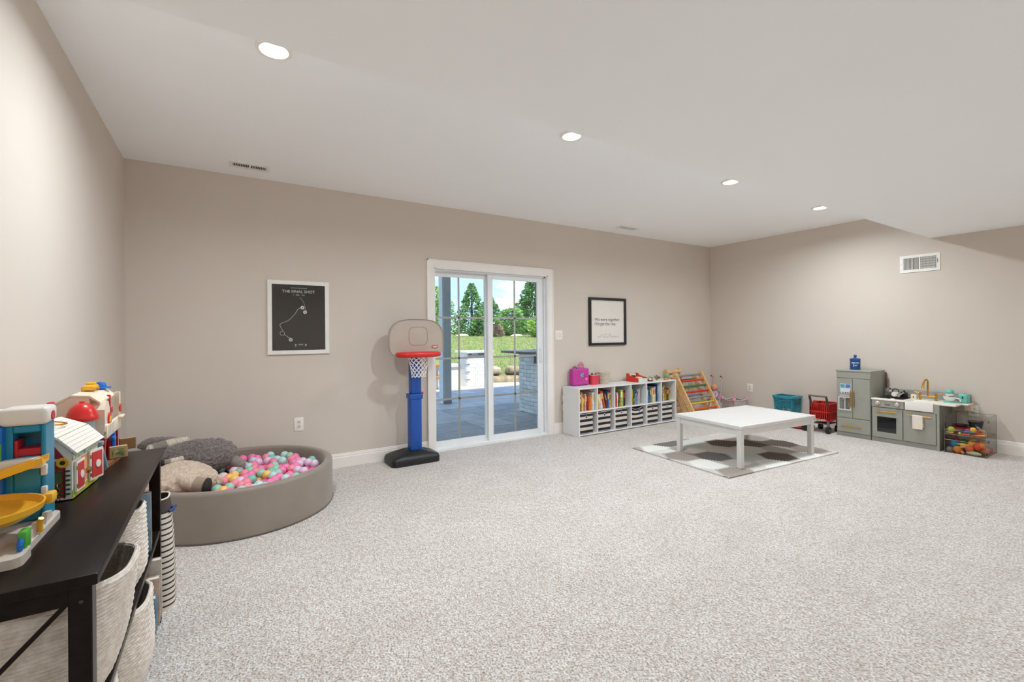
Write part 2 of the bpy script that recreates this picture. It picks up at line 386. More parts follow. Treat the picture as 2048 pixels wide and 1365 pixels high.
# covered porch: roof deck and post
struct(MB().box(-3, 12, .15, 4.0, 2.72, 2.9).build('porch_roof', mat('porch_paint', 'e6e4df', .7), smooth=False))
t = thing('porch_post', 'grey square porch post on the slate patio outside the door', 'post', (4.455, 3.75, ZG))
MB().rbox(4.37, 4.53, 3.66, 3.84, ZG, 2.72, .006, 1).build('shaft', mat('post_paint', 'b9c1c3', .6), t, smooth=False)
MB().rbox(4.366, 4.534, 3.656, 3.844, ZG, ZG+.09, .006, 1).build('base_trim', mat('post_trim', '7d868a', .6), t, smooth=False)
MB().box(4.352, 4.37, 3.68, 3.86, ZG, 2.72).build('side_board', mat('post_lit_face', 'dfe3e4', .6), t, smooth=False)  # pale strip added so the post's left face looks lit
# painted brick bar with stone counter
t = thing('brick_bar', 'painted grey brick outdoor bar with dark stone counter', 'outdoor bar', (5.8, 1.85, ZG))
PB = [mat('bar_brick_%d' % i, c, .8, var=.08, vscale=12, bump=.2, bscale=60) for i, c in enumerate(['eaefed', 'dfe6e3', 'f2f5f3'])]
MB().box(5.175, 6.6, 1.5, 2.13, ZG, .955).build('core', mat('bar_mortar', 'b9c2bf', .9), t, smooth=False)
bh = .069; zc = ZG+.004; r = 0
bm = {}
while zc+bh < .97:
    ys = 1.49-(.1 if r % 2 else 0); 
    while ys < 2.14:
        a, b2 = max(ys, 1.49), min(ys+.2, 2.145)
        if b2-a > .04: MB().rbox(5.155, 5.2, a+.004, b2-.004, zc+.004, zc+bh-.004, .003, 1).build('brick', PB[rg.randrange(3)], t, smooth=False)
        ys += .2
    xs = 5.155+(.1 if r % 2 else 0)
    while xs < 6.0:
        MB().rbox(xs+.004, xs+.196, 1.48, 1.51, zc+.004, zc+bh-.004, .003, 1).build('brick', PB[rg.randrange(3)], t, smooth=False); xs += .2
    zc += bh; r += 1
MB().rbox(5.02, 6.7, 1.38, 2.55, .955, 1.0, .008).build('counter', mat('dark_stone', '3c464c', .3, var=.2, vscale=30), t)
MB().rbox(5.10, 5.16, 1.50, 1.60, .80, 1.0, .01).build('bracket', BLACKP, t)
# white masonry pillar and low seat wall, sunlit
t = thing('masonry_pillar', 'sunlit white block pillar with flat cap on the far patio', 'pillar', (6.4, 6.2, ZG))
WB = mat('white_block', 'e9e7e3', .8, var=.05, bump=.15, bscale=50)
MB().box(6.08, 6.78, 6.02, 6.6, ZG, .84).build('core', mat('block_mortar', 'd4d2cd', .9), t, smooth=False)
for k in range(8):
    for i in range(3):
        a = 6.07+(.72/3)*i+(.06 if k % 2 else 0); e = min(a+.232, 6.79)
        MB().rbox(a, e, 6.0, 6.1, ZG+.1*k+.11*0+.004, ZG+.1*k+.096+.004, .004, 1).build('block', WB, t, smooth=False)
MB().rbox(6.02, 6.84, 5.95, 6.66, .80, .86, .01, 1).build('cap', mat('cap_stone', 'dcdad6', .7), t, smooth=False)
for a, e in ((6.10, 6.2), (6.38, 6.6)): MB().box(a, e, 5.985, 6.005, .765, .785).build('light_slot', DARKIN, t, smooth=False)
t = thing('seat_wall', 'low white block seat wall with flat cap beside the pillar', 'wall', (5.6, 6.7, ZG))
MB().box(4.2, 6.15, 6.5, 6.8, ZG, .42).build('wall_body', WB, t, smooth=False)
MB().rbox(4.15, 6.18, 6.45, 6.85, .42, .5, .012, 1).build('cap', MC['cap_stone'], t, smooth=False)
# wooden bench
t = thing('patio_bench', 'orange wooden slatted bench on the sunny patio', 'bench', (5.1, 5.9, ZG))
WD = mat('cedar', 'c98a4e', .6, var=.2, vscale=20, stretch=(1, 8, 8))
for z in (.50, .2): 
    for k in range(3): MB().rbox(4.5, 5.32, 5.8+.1*k, 5.885+.1*k, z, z+.07, .008, 1).build('slat', WD, t, smooth=False)
for x in (4.55, 5.2):
    for yy in (5.82, 6.03): MB().box(x, x+.06, yy, yy+.05, ZG, .5).build('leg', mat('bench_leg', 'e6e4e0', .5), t, smooth=False)
# retaining stones
ST = [mat('boulder_%d' % i, c, .9, var=.35, vscale=6, bump=.5, bscale=14) for i, c in enumerate(['cbbca2', 'b09d80', 'd8cbb3'])]
def stone(x, y, z, sx, sy, sz, lab, i, rz=0):
    m = MB(); m.rbox(-sx/2, sx/2, -sy/2, sy/2, 0, sz, .3*sz, 3)
    m.v = [tuple(Vector(p)+noise.noise_vector(Vector(p)*4+Vector((x, y, z)))*.07*min(1, sz*3)) for p in m.v]
    o = m.build('retaining_stone', ST[i]); o.location = (x, y, z); o.rotation_euler = (0, 0, rz); tag(o, lab, 'stone', 'retaining wall stones')
k = 0
for x, y_, w_ in ((6.75, 6.92, .5), (7.6, 6.62, .9), (8.72, 6.28, .95), (9.85, 5.95, .9)):
    stone(x, y_, ZG-.06, w_, .5, .22, 'weathered tan boulder in the lower course of the retaining wall', k % 3, -.3); k += 1
for x, y_, w_ in ((6.9, 7.4, .4), (7.5, 7.22, .5), (8.35, 6.98, .8), (9.5, 6.65, .95)):
    stone(x, y_, .1, w_, .5, .22, 'weathered tan boulder in the upper course of the retaining wall', (k+1) % 3, -.3); k += 1
# lawn hill
def hz(x, y):
    t = max(0, min(1, (y-7.0)/17)); return ZG-.04+.25*min(1, max(0, (y-6.9)/.4))+1.0*(t*t*(3-2*t))+.03*noise.noise((x*.3, y*.3, 0))+.012*max(0, y-24)
vs_, fs_ = [], []; nx, ny = 60, 50
for j in range(ny+1):
    for i in range(nx+1):
        x = -10+60*i/nx; y_ = 6.9+60*(j/ny)**1.7; vs_.append((x, y_, hz(x, y_)))
for j in range(ny):
    for i in range(nx): k = j*(nx+1)+i; fs_.append((k, k+1, k+nx+2, k+nx+1))
LAWN = mat('lawn', '5d7f36', .95, c2='8c8550', vscale=1.6, detail=6, bump=.6, bscale=25, stretch=(1, 1.6, 1))
struct(MB().add(vs_, fs_).build('lawn', LAWN))
g = MB(); rg2 = random.Random(5)
for k in range(9000):
    y_ = 7.2+rg2.random()**1.3*16; x = 5+rg2.random()*(4+y_*.8); z = hz(x, y_); a = rg2.random()*pi; hh = .04+.05*rg2.random(); ww = .012+.0008*y_
    g.add([(x-cos(a)*ww, y_-sin(a)*ww, z), (x+cos(a)*ww, y_+sin(a)*ww, z), (x+rg2.uniform(-.03, .03), y_+.02, z+hh)], [(0, 1, 2)])
go = g.build('grass', mat('grass_blade', '5f8438', .9, c2='8f8854', vscale=1.2), smooth=False); go['kind'] = 'stuff'; tag(go, 'sunlit short green and straw lawn grass on the hill', 'grass')
# trees
def foliage(c, c2, nm): return mat(nm, c, .85, c2=c2, vscale=1.6, detail=4)
FO = [foliage('86b060', '3f6d44', 'spruce_needles'), foliage('b4cf66', '7aa544', 'young_leaves'), foliage('6fa452', '386838', 'pine_needles'), foliage('98c066', '578c49', 'mixed_leaves'), foliage('b59a83', '8a715e', 'dry_twigs')]
BARK = mat('bark', '5b4a3c', .95, var=.3, vscale=12, bump=.4, bscale=30)
def tree(name, x, y, h, rad, kind, lab, cat='tree', cone=True, n=2600, s=.2, low=.03):
    z = hz(x, y)-.05; t = thing(name, lab, cat, (x, y, z)); r = random.Random(int(x*97+y*31))
    m = MB()
    for k in range(n):
        u = r.random()**(1.25 if cone else .9); u = low+(1-low)*u; a = r.random()*2*pi
        if cone: rr = rad*((1-u)**.85)*(.78+.22*sin(a*5+u*40))+.03
        else: q = (u-.5)*2; rr = rad*math.sqrt(max(.02, 1-q*q))*(.8+.2*sin(a*3+u*9))
        rr *= 1-.55*r.random()**2.2
        p = Vector((rr*cos(a), rr*sin(a), u*h)); d = Vector((cos(a), sin(a), r.uniform(-.5, .5))).normalized()
        sz = s*r.uniform(.6, 1.3); w_ = Vector((-sin(a), cos(a), r.uniform(-.6, .6))).normalized()*sz*.38; up = d.cross(w_).normalized()*sz*.3
        m.add([p-w_*.6, p+w_*.6, p+d*sz+w_*.1, p+d*sz*.5+up, p+d*sz*.4-up*.8], [(0, 1, 2), (0, 3, 2), (1, 2, 4), (0, 4, 3), (1, 4, 3)])
    m.build('crown', FO[kind], t, local=True, smooth=False)
    if kind != 4: MB().cyl((0, 0, 0), (0, 0, h*.9), .05+.03*h, .02, n=10).build('trunk', BARK, t, local=True)
def far(x, y, k): return .66+(x-.66)*k, -4.74+(y+4.74)*k
tree('spruce_tree', 18.6, 30, 4.45, 1.9, 0, 'tall conical spruce behind the lawn between the porch post and door stile')
tree('spruce_tree', *far(20.9, 31, 1.16), 4.1, 2.3, 2, 'dark rounded conifer behind the dry bush beyond the lawn', s=.22)
tree('pine_tree', 25.6, 30.5, 5.9, 3.0, 2, 'large green pine behind the brick bar beyond the lawn', n=4200, s=.28)
tree('leafy_tree', 14.9, 29.5, 4.0, 1.1, 1, 'yellow green leafy tree left of the grey porch post', cone=False, n=1600)
tree('leafy_tree', *far(22.0, 29, .9), 2.2, 1.25, 3, 'mid green low leafy tree between the two conifers', cone=False, n=2000)
tree('leafy_tree', *far(16.4, 31, 1.25), 3.9, 1.5, 3, 'light green bushy tree right behind the porch post', cone=False, n=1600)
tree('leafy_tree', *far(24.3, 28, .78), 1.5, .9, 1, 'low bright green shrub in front of the large pine', cone=False, n=1200)
tree('spruce_tree', *far(17.9, 27.5, .92), 1.7, .9, 0, 'small spruce growing in front of the tall conical spruce', n=1500)
tree('leafy_tree', *far(29.5, 33, 1.3), 5.8, 2.8, 3, 'broad green tree to the right of the large pine', cone=False, n=1800, s=.3)
tree('leafy_tree', 11.5, 31, 3.6, 2.2, 3, 'broad green tree left of the yellow green tree', cone=False, n=1800, s=.3)
tree('dry_bush', 16.4, 22, .85, .42, 4, 'brown dry ornamental bush on the top of the lawn', 'bush', cone=False, n=700, s=.14)
for x, y_, l in ((15.0, 24.5, 'flat white rock at the top of the lawn by the spruce'), (18.6, 23, 'flat white rock at the top of the lawn by the dry bush')):
    o = MB().sph((0, 0, .04), (.5, .3, .13), 12, 8).build('lawn_rock', mat('pale_rock', 'd9d6d0', .9, bump=.3, bscale=8)); o.location = (x, y_, hz(x, y_)); tag(o, l, 'rock')
# ------------------------------------------------------------------ framed pictures
def frame_parts(t, x0, x1, z0, z1, w, d, m):
    for a in ([(x0, z0), (x1, z0), (x1-w, z0+w), (x0+w, z0+w)], [(x1, z0), (x1, z1), (x1-w, z1-w), (x1-w, z0+w)], [(x1, z1), (x0, z1), (x0+w, z1-w), (x1-w, z1-w)], [(x0, z1), (x0, z0), (x0+w, z0+w), (x0+w, z1-w)]):
        MB().prism(a, -d, -.001, 'y').build('frame_rail', m, t, smooth=False)
INK = mat('white_ink', 'f1efe9', .7); 
t = thing('framed_poster', 'black basketball poster reading the final shot in a white frame', 'picture', (1.27, 0, 1.133))
x0, x1, z0, z1 = 1.006, 1.537, 1.134, 1.823
frame_parts(t, x0, x1, z0, z1, .036, .022, mat('white_frame', 'ece9e4', .45, var=.04))
PAPER = mat('black_poster', '191b1f', .22, var=.05, spec=.5, coat=.6)
MB().box(x0+.03, x1-.03, -.012, -.004, z0+.03, z1-.03).build('print', PAPER, t, smooth=False)
yp = -.0125
def wt(s, size, x, z): text('lettering', s, size, INK, t, basis((x, yp, z), (1, 0, 0), (0, 0, 1)))
xc = 1.27
wt('THE NCAA CHAMPIONSHIP', .0115, xc, 1.756); wt('THE FINAL SHOT', .037, xc, 1.722); wt('4  \u00b7  APRIL  \u00b7  2016', .013, xc, 1.690)
u = lambda px, py: (x0+.036+(px-313)/(1080-313)*(x1-x0-.072), yp-.0005, z1-.036-(py-215)/(1150-215)*(z1-z0-.072))
def curve(pts, n=10):
    P = [Vector(p) for p in pts]; out = []
    for i in range(len(P)-1):
        a = P[max(i-1, 0)]; b = P[i]; c = P[i+1]; d = P[min(i+2, len(P)-1)]
        for k in range(n):
            s = k/n; out.append(.5*((2*b)+(c-a)*s+(2*a-5*b+4*c-d)*s*s+(3*b-a-3*c+d)*s**3))
    return out+[P[-1]]
ln = MB(); ln.tube(curve([u(575, 990), u(480, 920)], 2), .0018, 5); ln.tube(curve([u(472, 885), u(440, 830), u(430, 775), u(540, 725), u(630, 640), u(680, 565), u(735, 540)]), .0018, 5)
ln.tube([tuple(Vector(u(455, 908))+Vector((.019*cos(a), 0, .019*sin(a)))) for a in [2*pi*i/20 for i in range(20)]], .0018, 5, closed=True)
ds = curve([u(782, 600), u(785, 540), u(765, 470), u(735, 425), u(702, 395)], 8)
for i in range(0, len(ds)-1, 2): ln.tube([ds[i], ds[i+1]], .0016, 5)
ln.build('play_line', INK, t)
for px, py in ((745, 540), (782, 604), (573, 1000)):
    c = Vector(u(px, py)); q = MB().cyl(c, c+Vector((0, -.001, 0)), .0165, n=20).build('marker', INK, t)
    MB().box(c.x-.004, c.x+.004, c.y-.0016, c.y-.001, c.z-.006, c.z+.006).build('marker_digit', PAPER, q, smooth=False)
wt('00:00', .018, u(718, 0)[0], u(0, 1072)[2])
for px in (643, 790):
    c = u(px, 1080); MB().box(c[0]-.008, c[0]+.008, yp-.0005, yp, c[2]+.003, c[2]+.010).build('caption_bar', INK, t, smooth=False); MB().box(c[0]-.006, c[0]+.006, yp-.0005, yp, c[2]-.008, c[2]-.002).build('caption_bar', INK, t, smooth=False)
MB().box(x0+.031, x1-.031, -.0165, -.0155, z0+.031, z1-.031).build('glazing', glass('picture_glass', (1, 1, 1), .11), t, smooth=False)

t = thing('framed_quote', 'white quote print in a thin black frame above the book shelf', 'picture', (5.25, 0, 1.136))
x0, x1, z0, z1 = 4.899, 5.604, 1.136, 1.801
frame_parts(t, x0, x1, z0, z1, .034, .03, mat('black_frame', '17191a', .4))
MB().box(x0+.03, x1-.03, -.012, -.004, z0+.03, z1-.03).build('print', mat('quote_paper', 'e4dfd8', .6, var=.01), t, smooth=False)
BI = mat('black_ink', '2c2b2b', .7)
def bt(s, size, x, z): text('lettering', s, size, BI, t, basis((x, -.0122, z), (1, 0, 0), (0, 0, 1)), align='LEFT')
bt('We were together.', .062, x0+.105, 1.495); bt('I forget the rest.', .062, x0+.105, 1.435)
sg = []
for i in range(46): sg.append((x0+.15+.42*i/45, -.0125, 1.252+.014*sin(i*1.7)+(.045*math.exp(-((i-26)/1.6)**2))+(.03*math.exp(-((i-9)/2.)**2))))
MB().tube(curve(sg, 3), .0013, 4).build('signature', mat('grey_ink', '7a7672', .7), t)
MB().tube([(x0+.26, -.0125, 1.283), (x0+.33, -.0125, 1.285)], .0013, 4).build('signature', MC['grey_ink'], t)

# ------------------------------------------------------------------ toy basketball hoop
t = thing('basketball_hoop', 'toy basketball hoop with beige backboard, blue pole and black base', 'basketball hoop', (2.33, -.18, 0))
bx = MB(); prof = []
secs = [(0, 1.0, 1.0), (.05, 1.0, 1.0), (.075, .96, .95), (.095, .72, .82), (.115, .45, .62), (.128, .27, .48)]
rings = []
for z, fx, fy in secs:
    p = rrect(-.255*fx, .255*fx, -.165*fy, .165*fy, min(.06*fx, .06*fy)); rings.append([(2.305+a, -.188+b, z) for a, b in p])
bx.loft(rings).build('base', mat('black_base', '1b1c1d', .45, var=.2, vscale=30, bump=.15, bscale=120), t, ang=.9)
BLUE = plastic('1450a8', .38)
MB().rbox(2.272, 2.392, -.255, -.145, .105, .70, .012, 2).build('pole', BLUE, t)
MB().rbox(2.284, 2.392, -.248, -.152, .70, 1.33, .012, 2).build('upper_pole', BLUE, t)
MB().rbox(2.262, 2.402, -.265, -.135, .645, .70, .01, 2).build('collar', BLUE, t)
MB().rbox(2.258, 2.406, -.268, -.132, .10, .128, .01, 2).build('foot_collar', BLUE, t)
MB().cyl((2.40, -.2, .695), (2.425, -.2, .695), .014, n=12).build('lock_knob', plastic('d0202a'), t)
# backboard outline
def bb(s=1):
    c = (2.34, 1.268); p = []
    for i in range(64):
        a = 2*pi*i/64; ca, sa = cos(a), sin(a); e = 2/3.4 if sa > 0 else 2/5.0
        p.append((c[0]+.293*s*math.copysign(abs(ca)**e, ca), c[1]+(.2 if sa > 0 else .185)*s*math.copysign(abs(sa)**(2/2.3 if sa > 0 else 2/4.2), sa)))
    return p
BEI = mat('beige_plastic', 'b9ada1', .5, var=.03)
rg3 = [[(x, yy, z) for x, z in bb(s)] for yy, s in ((-.262, .0), (-.262, .955), (-.268, .97), (-.275, .985), (-.268, 1.0), (-.235, 1.0), (-.232, .98))]
rg3 = rg3[1:]
MB().loft(rg3).build('backboard', BEI, t, ang=.7)
MB().tube([(x, -.263, z) for x, z in rrect(2.258, 2.452, 1.2, 1.385, .05)], .0032, 6, closed=True).build('target_square', mat('beige_line', 'a0968b', .5), t)
lg = MB().prism(rrect(2.50, 2.572, 1.165, 1.196, .0154), -.2665, -.262, 'y').build('logo', plastic('c01f35'), t)
MB().prism(rrect(2.508, 2.564, 1.172, 1.189, .0083), -.2675, -.2665, 'y').build('logo_field', WPLAST, lg)
text('lettering', 'little tikes', .0125, BI, lg, basis((2.536, -.2678, 1.181), (1, 0, 0), (0, 0, 1)))
RED = plastic('d42a24', .35)
rc = (2.305, -.40)
MB().lathe([(.118, .0), (.14, -.012), (.20, -.016), (.228, -.006), (.234, .012), (.228, .03), (.205, .036), (.15, .03), (.124, .02), (.118, .0)], 40, (rc[0], rc[1], 1.10), sy=.58, cap=False).build('rim', RED, t, ang=1.2)
MB().rbox(2.25, 2.44, -.36, -.24, 1.085, 1.135, .012).build('rim_bracket', RED, t)
nb = MB(); ns = 12
for k in range(ns):
    for sg_ in (1, -1):
        pts = []
        for j in range(13):
            v = j/12; a = 2*pi*k/ns+sg_*v*2.1; r_ = .116-.045*v**.7; pts.append((rc[0]+r_*cos(a), rc[1]+.7*r_*sin(a), 1.10-.195*v+.004*sin(v*18+k)))
        nb.tube(pts, .0028, 4)
for k in range(ns):
    a = 2*pi*k/ns+2.1; pts = [(rc[0]+.071*cos(a+d), rc[1]+.7*.071*sin(a+d), .905-.02*sin((d/.52)*pi)) for d in [.52*i/5 for i in range(6)]]; nb.tube(pts, .0028, 4)
nb.build('net', mat('net_cord', 'f4f2ee', .8), t)

# ------------------------------------------------------------------ ball pit
PC = (.772, -.682); PR = .648
t = thing('ball_pit', 'round taupe foam ball pit with smooth fabric cover', 'ball pit', (*PC, 0))
pit = mat('pit_fabric', '8d8277', .5, var=.05, vscale=6, bump=.05, bscale=30, sheen=.3)
ri = PR-.058
MB().lathe([(PR-.012, 0), (PR, .008), (PR, .30), (PR-.004, .316), (PR-.014, .323), (ri+.014, .323), (ri+.004, .316), (ri, .30), (ri, .17)], 96, (*PC, 0), cap=False).build('foam_wall', pit, t, ang=.9)
MB().lathe([(0, .01), (ri+.02, .01), (ri+.02, .165), (0, .165)], 64, (*PC, 0), cap=False).build('floor_pad', pit, t)
MB().tube([(PC[0]+(PR+.001)*cos(a), PC[1]+(PR+.001)*sin(a), .012) for a in [2*pi*i/96 for i in range(96)]], .003, 5, closed=True).build('seam_piping', mat('pit_seam', '6f655c', .8), t)
for a in (2.2,): MB().box(PC[0]+PR*cos(a)-.002, PC[0]+PR*cos(a)+.002, PC[1]+PR*sin(a)-.001, PC[1]+PR*sin(a)+.001, .012, .316).build('zip_seam', MC['pit_seam'], t, smooth=False)
# balls: a settled heap of separate balls
BC = [('hot pink', 'f47fb2'), ('rose pink', 'f58fa2'), ('mint green', '9bd2b6'), ('pale aqua', 'bcdedd'), ('golden yellow', 'f6c870'), ('pale lilac', 'e3c8df'), ('teal green', '7cc5ab')]
BW = [26, 22, 16, 16, 10, 10, 8]
br = .0345; ballmesh = {}
for nm, c in BC:
    o = MB().sph((0, 0, 0), br, 20, 12).build('play_ball', mat('ball_'+nm.replace(' ', '_'), c, .35, var=.02, sss=0)); me = o.data; bpy.data.objects.remove(o); ballmesh[nm] = me
sheep_zone = [((.50, -.40), (.27, .19)), ((.40, -.89), (.25, .17))]
rb = random.Random(11); balls = []
for lay, (zc, sh) in enumerate(((.1995, 0), (.2555, .5))):
    dy = 2*br*.875; j = 0; y_ = -ri
    while y_ < ri:
        x = -ri+(br if j % 2 else 0)+sh*br
        while x < ri:
            px, py = x+rb.uniform(-.0012, .0012), y_+sh*dy*.66
            rmax = ri-br-.003
            if math.hypot(px, py) < rmax:
                X, Y = PC[0]+px, PC[1]+py
                hid = any(((X-c[0])/(r[0]-.0))**2+((Y-c[1])/(r[1]))**2 < (.80 if lay == 0 else 1.18) for c, r in sheep_zone)
                keep = (not hid) and (lay == 0 or rb.random() < .62)
                if keep: balls.append((X, Y, zc))
            x += 2*br+.0012
        y_ += dy+.0012; j += 1
for X, Y, z in balls:
    nm = rb.choices([b[0] for b in BC], BW)[0]
    o = bpy.data.objects.new('play_ball', ballmesh[nm]); COL.objects.link(o); o.location = (X, Y, z)
    tag(o, nm+' plastic play ball lying in the ball pit', 'ball', nm+' balls in the ball pit')

# ------------------------------------------------------------------ plush sheep
def fur(center, rad, seed, amp=.012, nu=110, nv=70, flat=.75):
    m = MB(); m.sph((0, 0, 0), rad, nu, nv); out = []
    for p in m.v:
        v = Vector(p); d = Vector((v.x/rad[0]**2, v.y/rad[1]**2, v.z/rad[2]**2)).normalized()
        k = amp*(noise.noise(v*55+Vector((seed, 0, 0)))+.6*noise.noise(v*110))+.02*noise.noise(v*7+Vector((0, seed, 0)))
        w_ = v+d*k
        if w_.z < -rad[2]*flat: w_.z = -rad[2]*flat
        out.append(tuple(w_+Vector(center)))
    m.v = out; return m
def plush_leg(path, r0, r1, t, mA, mB, hoof, lab=None):
    P = curve(path, 6); n = len(P); a = int(n*.55)
    MB().tube(P[:a+1], [r0+(r1-r0)*i/n for i in range(a+1)], 14).build('leg', mA, t)
    MB().tube(P[a:-2], [(r0+(r1-r0)*i/n)*1.03 for i in range(a, n-2)], 14).build('leg_cuff', mB, t)
    MB().tube(P[-3:]+[P[-1]+(P[-1]-P[-2]).normalized()*.015], [r1*1.04, r1*1.06, r1, r1*.5], 14).build('hoof', hoof, t)
GF = mat('grey_fleece', '8a807b', .95, c2='5f5653', vscale=70, detail=5, bump=.8, bscale=160, sheen=.4)
CF = mat('cream_fleece', 'e2cfbc', .95, c2='c7ae99', vscale=60, detail=5, bump=.8, bscale=140, sheen=.4)
RIB = mat('cream_knit', 'e3d8ca', .95, c2='b7aa9a', vscale=40, stretch=(6, .5, .5), bump=.4, bscale=60)
GV = mat('grey_velour', '8f877f', .9, var=.1, sheen=.4); TV = mat('tan_velour', 'a5927f', .9, var=.1, sheen=.4); DH = mat('dark_hoof', '38352f', .9, var=.3, vscale=60)
t = thing('plush_sheep', 'grey fleece plush sheep lying against the wall in the ball pit', 'plush toy', (.50, -.42, .2))
fur((.50, -.40, .36), (.255, .18, .14), 3).build('body', GF, t, ang=3)
fur((.24, -.22, .47), (.14, .075, .045), 8, .008, 60, 40).build('head_fleece', GF, t, ang=3)
plush_leg([(.42, -.27, .475), (.34, -.31, .48), (.26, -.34, .47), (.185, -.37, .455)], .034, .036, t, RIB, GV, RIB)
plush_leg([(.66, -.42, .34), (.72, -.46, .315), (.755, -.49, .295), (.785, -.52, .285)], .05, .036, t, GV, GV, GV)
plush_leg([(.40, -.56, .40), (.34, -.60, .40), (.28, -.62, .40)], .022, .02, t, RIB, GV, DH)
t = thing('plush_sheep', 'cream fleece plush sheep lying by the rim in the ball pit', 'plush toy', (.42, -.86, .2))
fur((.385, -.86, .31), (.235, .175, .125), 21, .009).build('body', CF, t, ang=3)
plush_leg([(.42, -.98, .35), (.47, -1.03, .335), (.52, -1.06, .325), (.57, -1.085, .315)], .05, .047, t, CF, TV, DH)
plush_leg([(.22, -.86, .40), (.20, -.80, .43), (.24, -.76, .44)], .025, .022, t, RIB, TV, RIB)
fur((.615, -.88, .285), (.035, .035, .04), 5, .005, 30, 20).build('tail', CF, t, ang=3)
# ------------------------------------------------------------------ cube shelf
SX0, SX1, SY, SZ, TH = 4.42, 6.285, -.35, .612, .016
t = thing('cube_shelf', 'low white twelve cube bookshelf along the back wall', 'shelf', ((SX0+SX1)/2, -.19, 0))
NC = 6; cwid = (SX1-SX0-TH)/NC; ZM = .298
def shp(n, *a): MB().rbox(*a, .0015, 1).build(n, WHITE, t, smooth=False)
SB = -.03
shp('side_panel', SX0, SX0+TH, SY, SB, 0, SZ-TH); shp('side_panel', SX1-TH, SX1, SY, SB, 0, SZ-TH)
shp('top_panel', SX0, SX1, SY, SB, SZ-TH, SZ); shp('bottom_panel', SX0+TH, SX1-TH, SY, SB, .012, .012+TH)
for k in range(1, NC): shp('divider', SX0+cwid*k, SX0+cwid*k+TH, SY+.002, SB, .028, SZ-TH)
for k in range(NC): shp('middle_shelf', SX0+cwid*k+TH, SX0+cwid*(k+1), SY+.002, SB, ZM, ZM+TH)
MB().box(SX0+TH, SX1-TH, SB-.004, SB, .028, SZ-TH).build('back_panel', mat('shelf_back', 'd9d6d0', .6), t, smooth=False)
for z in (.30, .42): MB().box(SX0-.01, SX0, -.06, -.035, z, z+.07).build('wall_bracket', WHITE, t, smooth=False)
ORD = ['first', 'second', 'third', 'fourth', 'fifth', 'sixth']
PAGES = mat('book_pages', 'e9e2d2', .9, var=.08, vscale=80, stretch=(8, .3, .3))
COLN = {'red': 'c8281f', 'dark red': '8e2328', 'orange': 'e07a2a', 'yellow': 'eac04a', 'cream': 'ead9b6', 'white': 'ece8e0', 'green': '5f8f3a', 'lime green': 'a5bf4d', 'dark green': '24452f', 'navy': '26375a', 'blue': '3f74b8', 'light blue': '86b3d6', 'grey': '9a9aa2', 'black': '232326', 'brown': '7f5a3c', 'pink': 'd98a9c', 'purple': '6f4a78', 'teal': '3a8a8c', 'pale grey': 'c9c8cc', 'pale green': 'b5c59a'}
def book(x, z, w, h, c, tilt, k, dep, yf):
    lab = '%s book standing in the %s upper cube from the door' % (c, ORD[k])
    t = thing('book', lab, 'book', (x, yf, z), 0, 'books in the %s cube' % ORD[k])
    t.rotation_euler = (0, tilt, 0)
    m = mat('cover_'+c.replace(' ', '_'), COLN[c], .45, var=.25, vscale=26, detail=2)
    e = min(.0025, w*.15)
    MB().box(0, e, 0, dep, 0, h).box(w-e, w, 0, dep, 0, h).box(e, w-e, 0, e, 0, h).build('cover', m, t, smooth=False, local=True)
    MB().box(e, w-e, e, dep-.004, .003, h-.003).build('page_block', PAGES, t, smooth=False, local=True)
    if w > .011:
        pc = rbk.choice(['f4efe2', '2b2b33', 'f2c84b', 'd8412f'])
        MB().box(w*.22, w*.78, -.0006, 0, h*.55, h*.88).build('spine_title', mat('title_'+pc, pc, .6), t, smooth=False, local=True)
rbk = random.Random(4)
BK = [
 [(.022, .175, 'red', 0), (.014, .185, 'brown', 0), (.018, .235, 'orange', 0), (.010, .24, 'yellow', 0), (.016, .17, 'cream', 0), (.02, .18, 'orange', 0), (.012, .215, 'pale grey', 0), (.024, .21, 'dark red', 0), (.014, .215, 'red', 0), (.030, .165, 'orange', 0), (.022, .17, 'yellow', 0), (.030, .225, 'white', 0)],
 [(.012, .15, 'lime green', -.16), (.016, .185, 'yellow', -.18), (.018, .19, 'cream', -.2), (.026, .195, 'white', -.24), (.024, .235, 'red', -.26), (.014, .24, 'orange', -.26), (.010, .225, 'navy', -.22), (.012, .2, 'dark red', -.16), (.024, .215, 'blue', -.02), (.018, .2, 'yellow', 0), (.01, .225, 'red', 0)],
 [(.012, .12, 'light blue', 0), (.014, .15, 'pale grey', 0), (.012, .185, 'navy', 0), (.014, .15, 'red', 0), (.02, .19, 'cream', 0), (.016, .19, 'dark green', 0), (.016, .1, 'orange', 0), (.030, .225, 'lime green', 0), (.02, .215, 'pale green', 0), (.034, .205, 'black', 0)],
 [(.012, .18, 'pale green', 0), (.016, .195, 'lime green', 0), (.014, .205, 'green', 0), (.014, .215, 'lime green', 0), (.016, .09, 'red', 0), (.018, .19, 'teal', 0), (.016, .155, 'light blue', 0), (.014, .19, 'blue', 0), (.018, .2, 'pale grey', .06), (.012, .21, 'white', .08), (.014, .2, 'grey', .1)],
 [(.018, .155, 'light blue', 0), (.016, .19, 'dark red', 0), (.014, .19, 'pale grey', 0), (.024, .175, 'blue', 0), (.016, .065, 'red', 0), (.026, .205, 'teal', 0), (.016, .195, 'yellow', 0), (.042, .2, 'cream', 0), (.024, .215, 'pale grey', 0), (.026, .245, 'navy', 0), (.012, .245, 'light blue', 0)],
 [(.018, .185, 'pink', .03), (.02, .175, 'purple', -.05), (.014, .2, 'cream', -.07), (.018, .195, 'pale green', -.06), (.012, .22, 'lime green', -.04), (.02, .165, 'orange', 0), (.014, .17, 'brown', 0), (.018, .175, 'dark green', .06), (.016, .17, 'green', .07), (.014, .175, 'yellow', .06)],
]
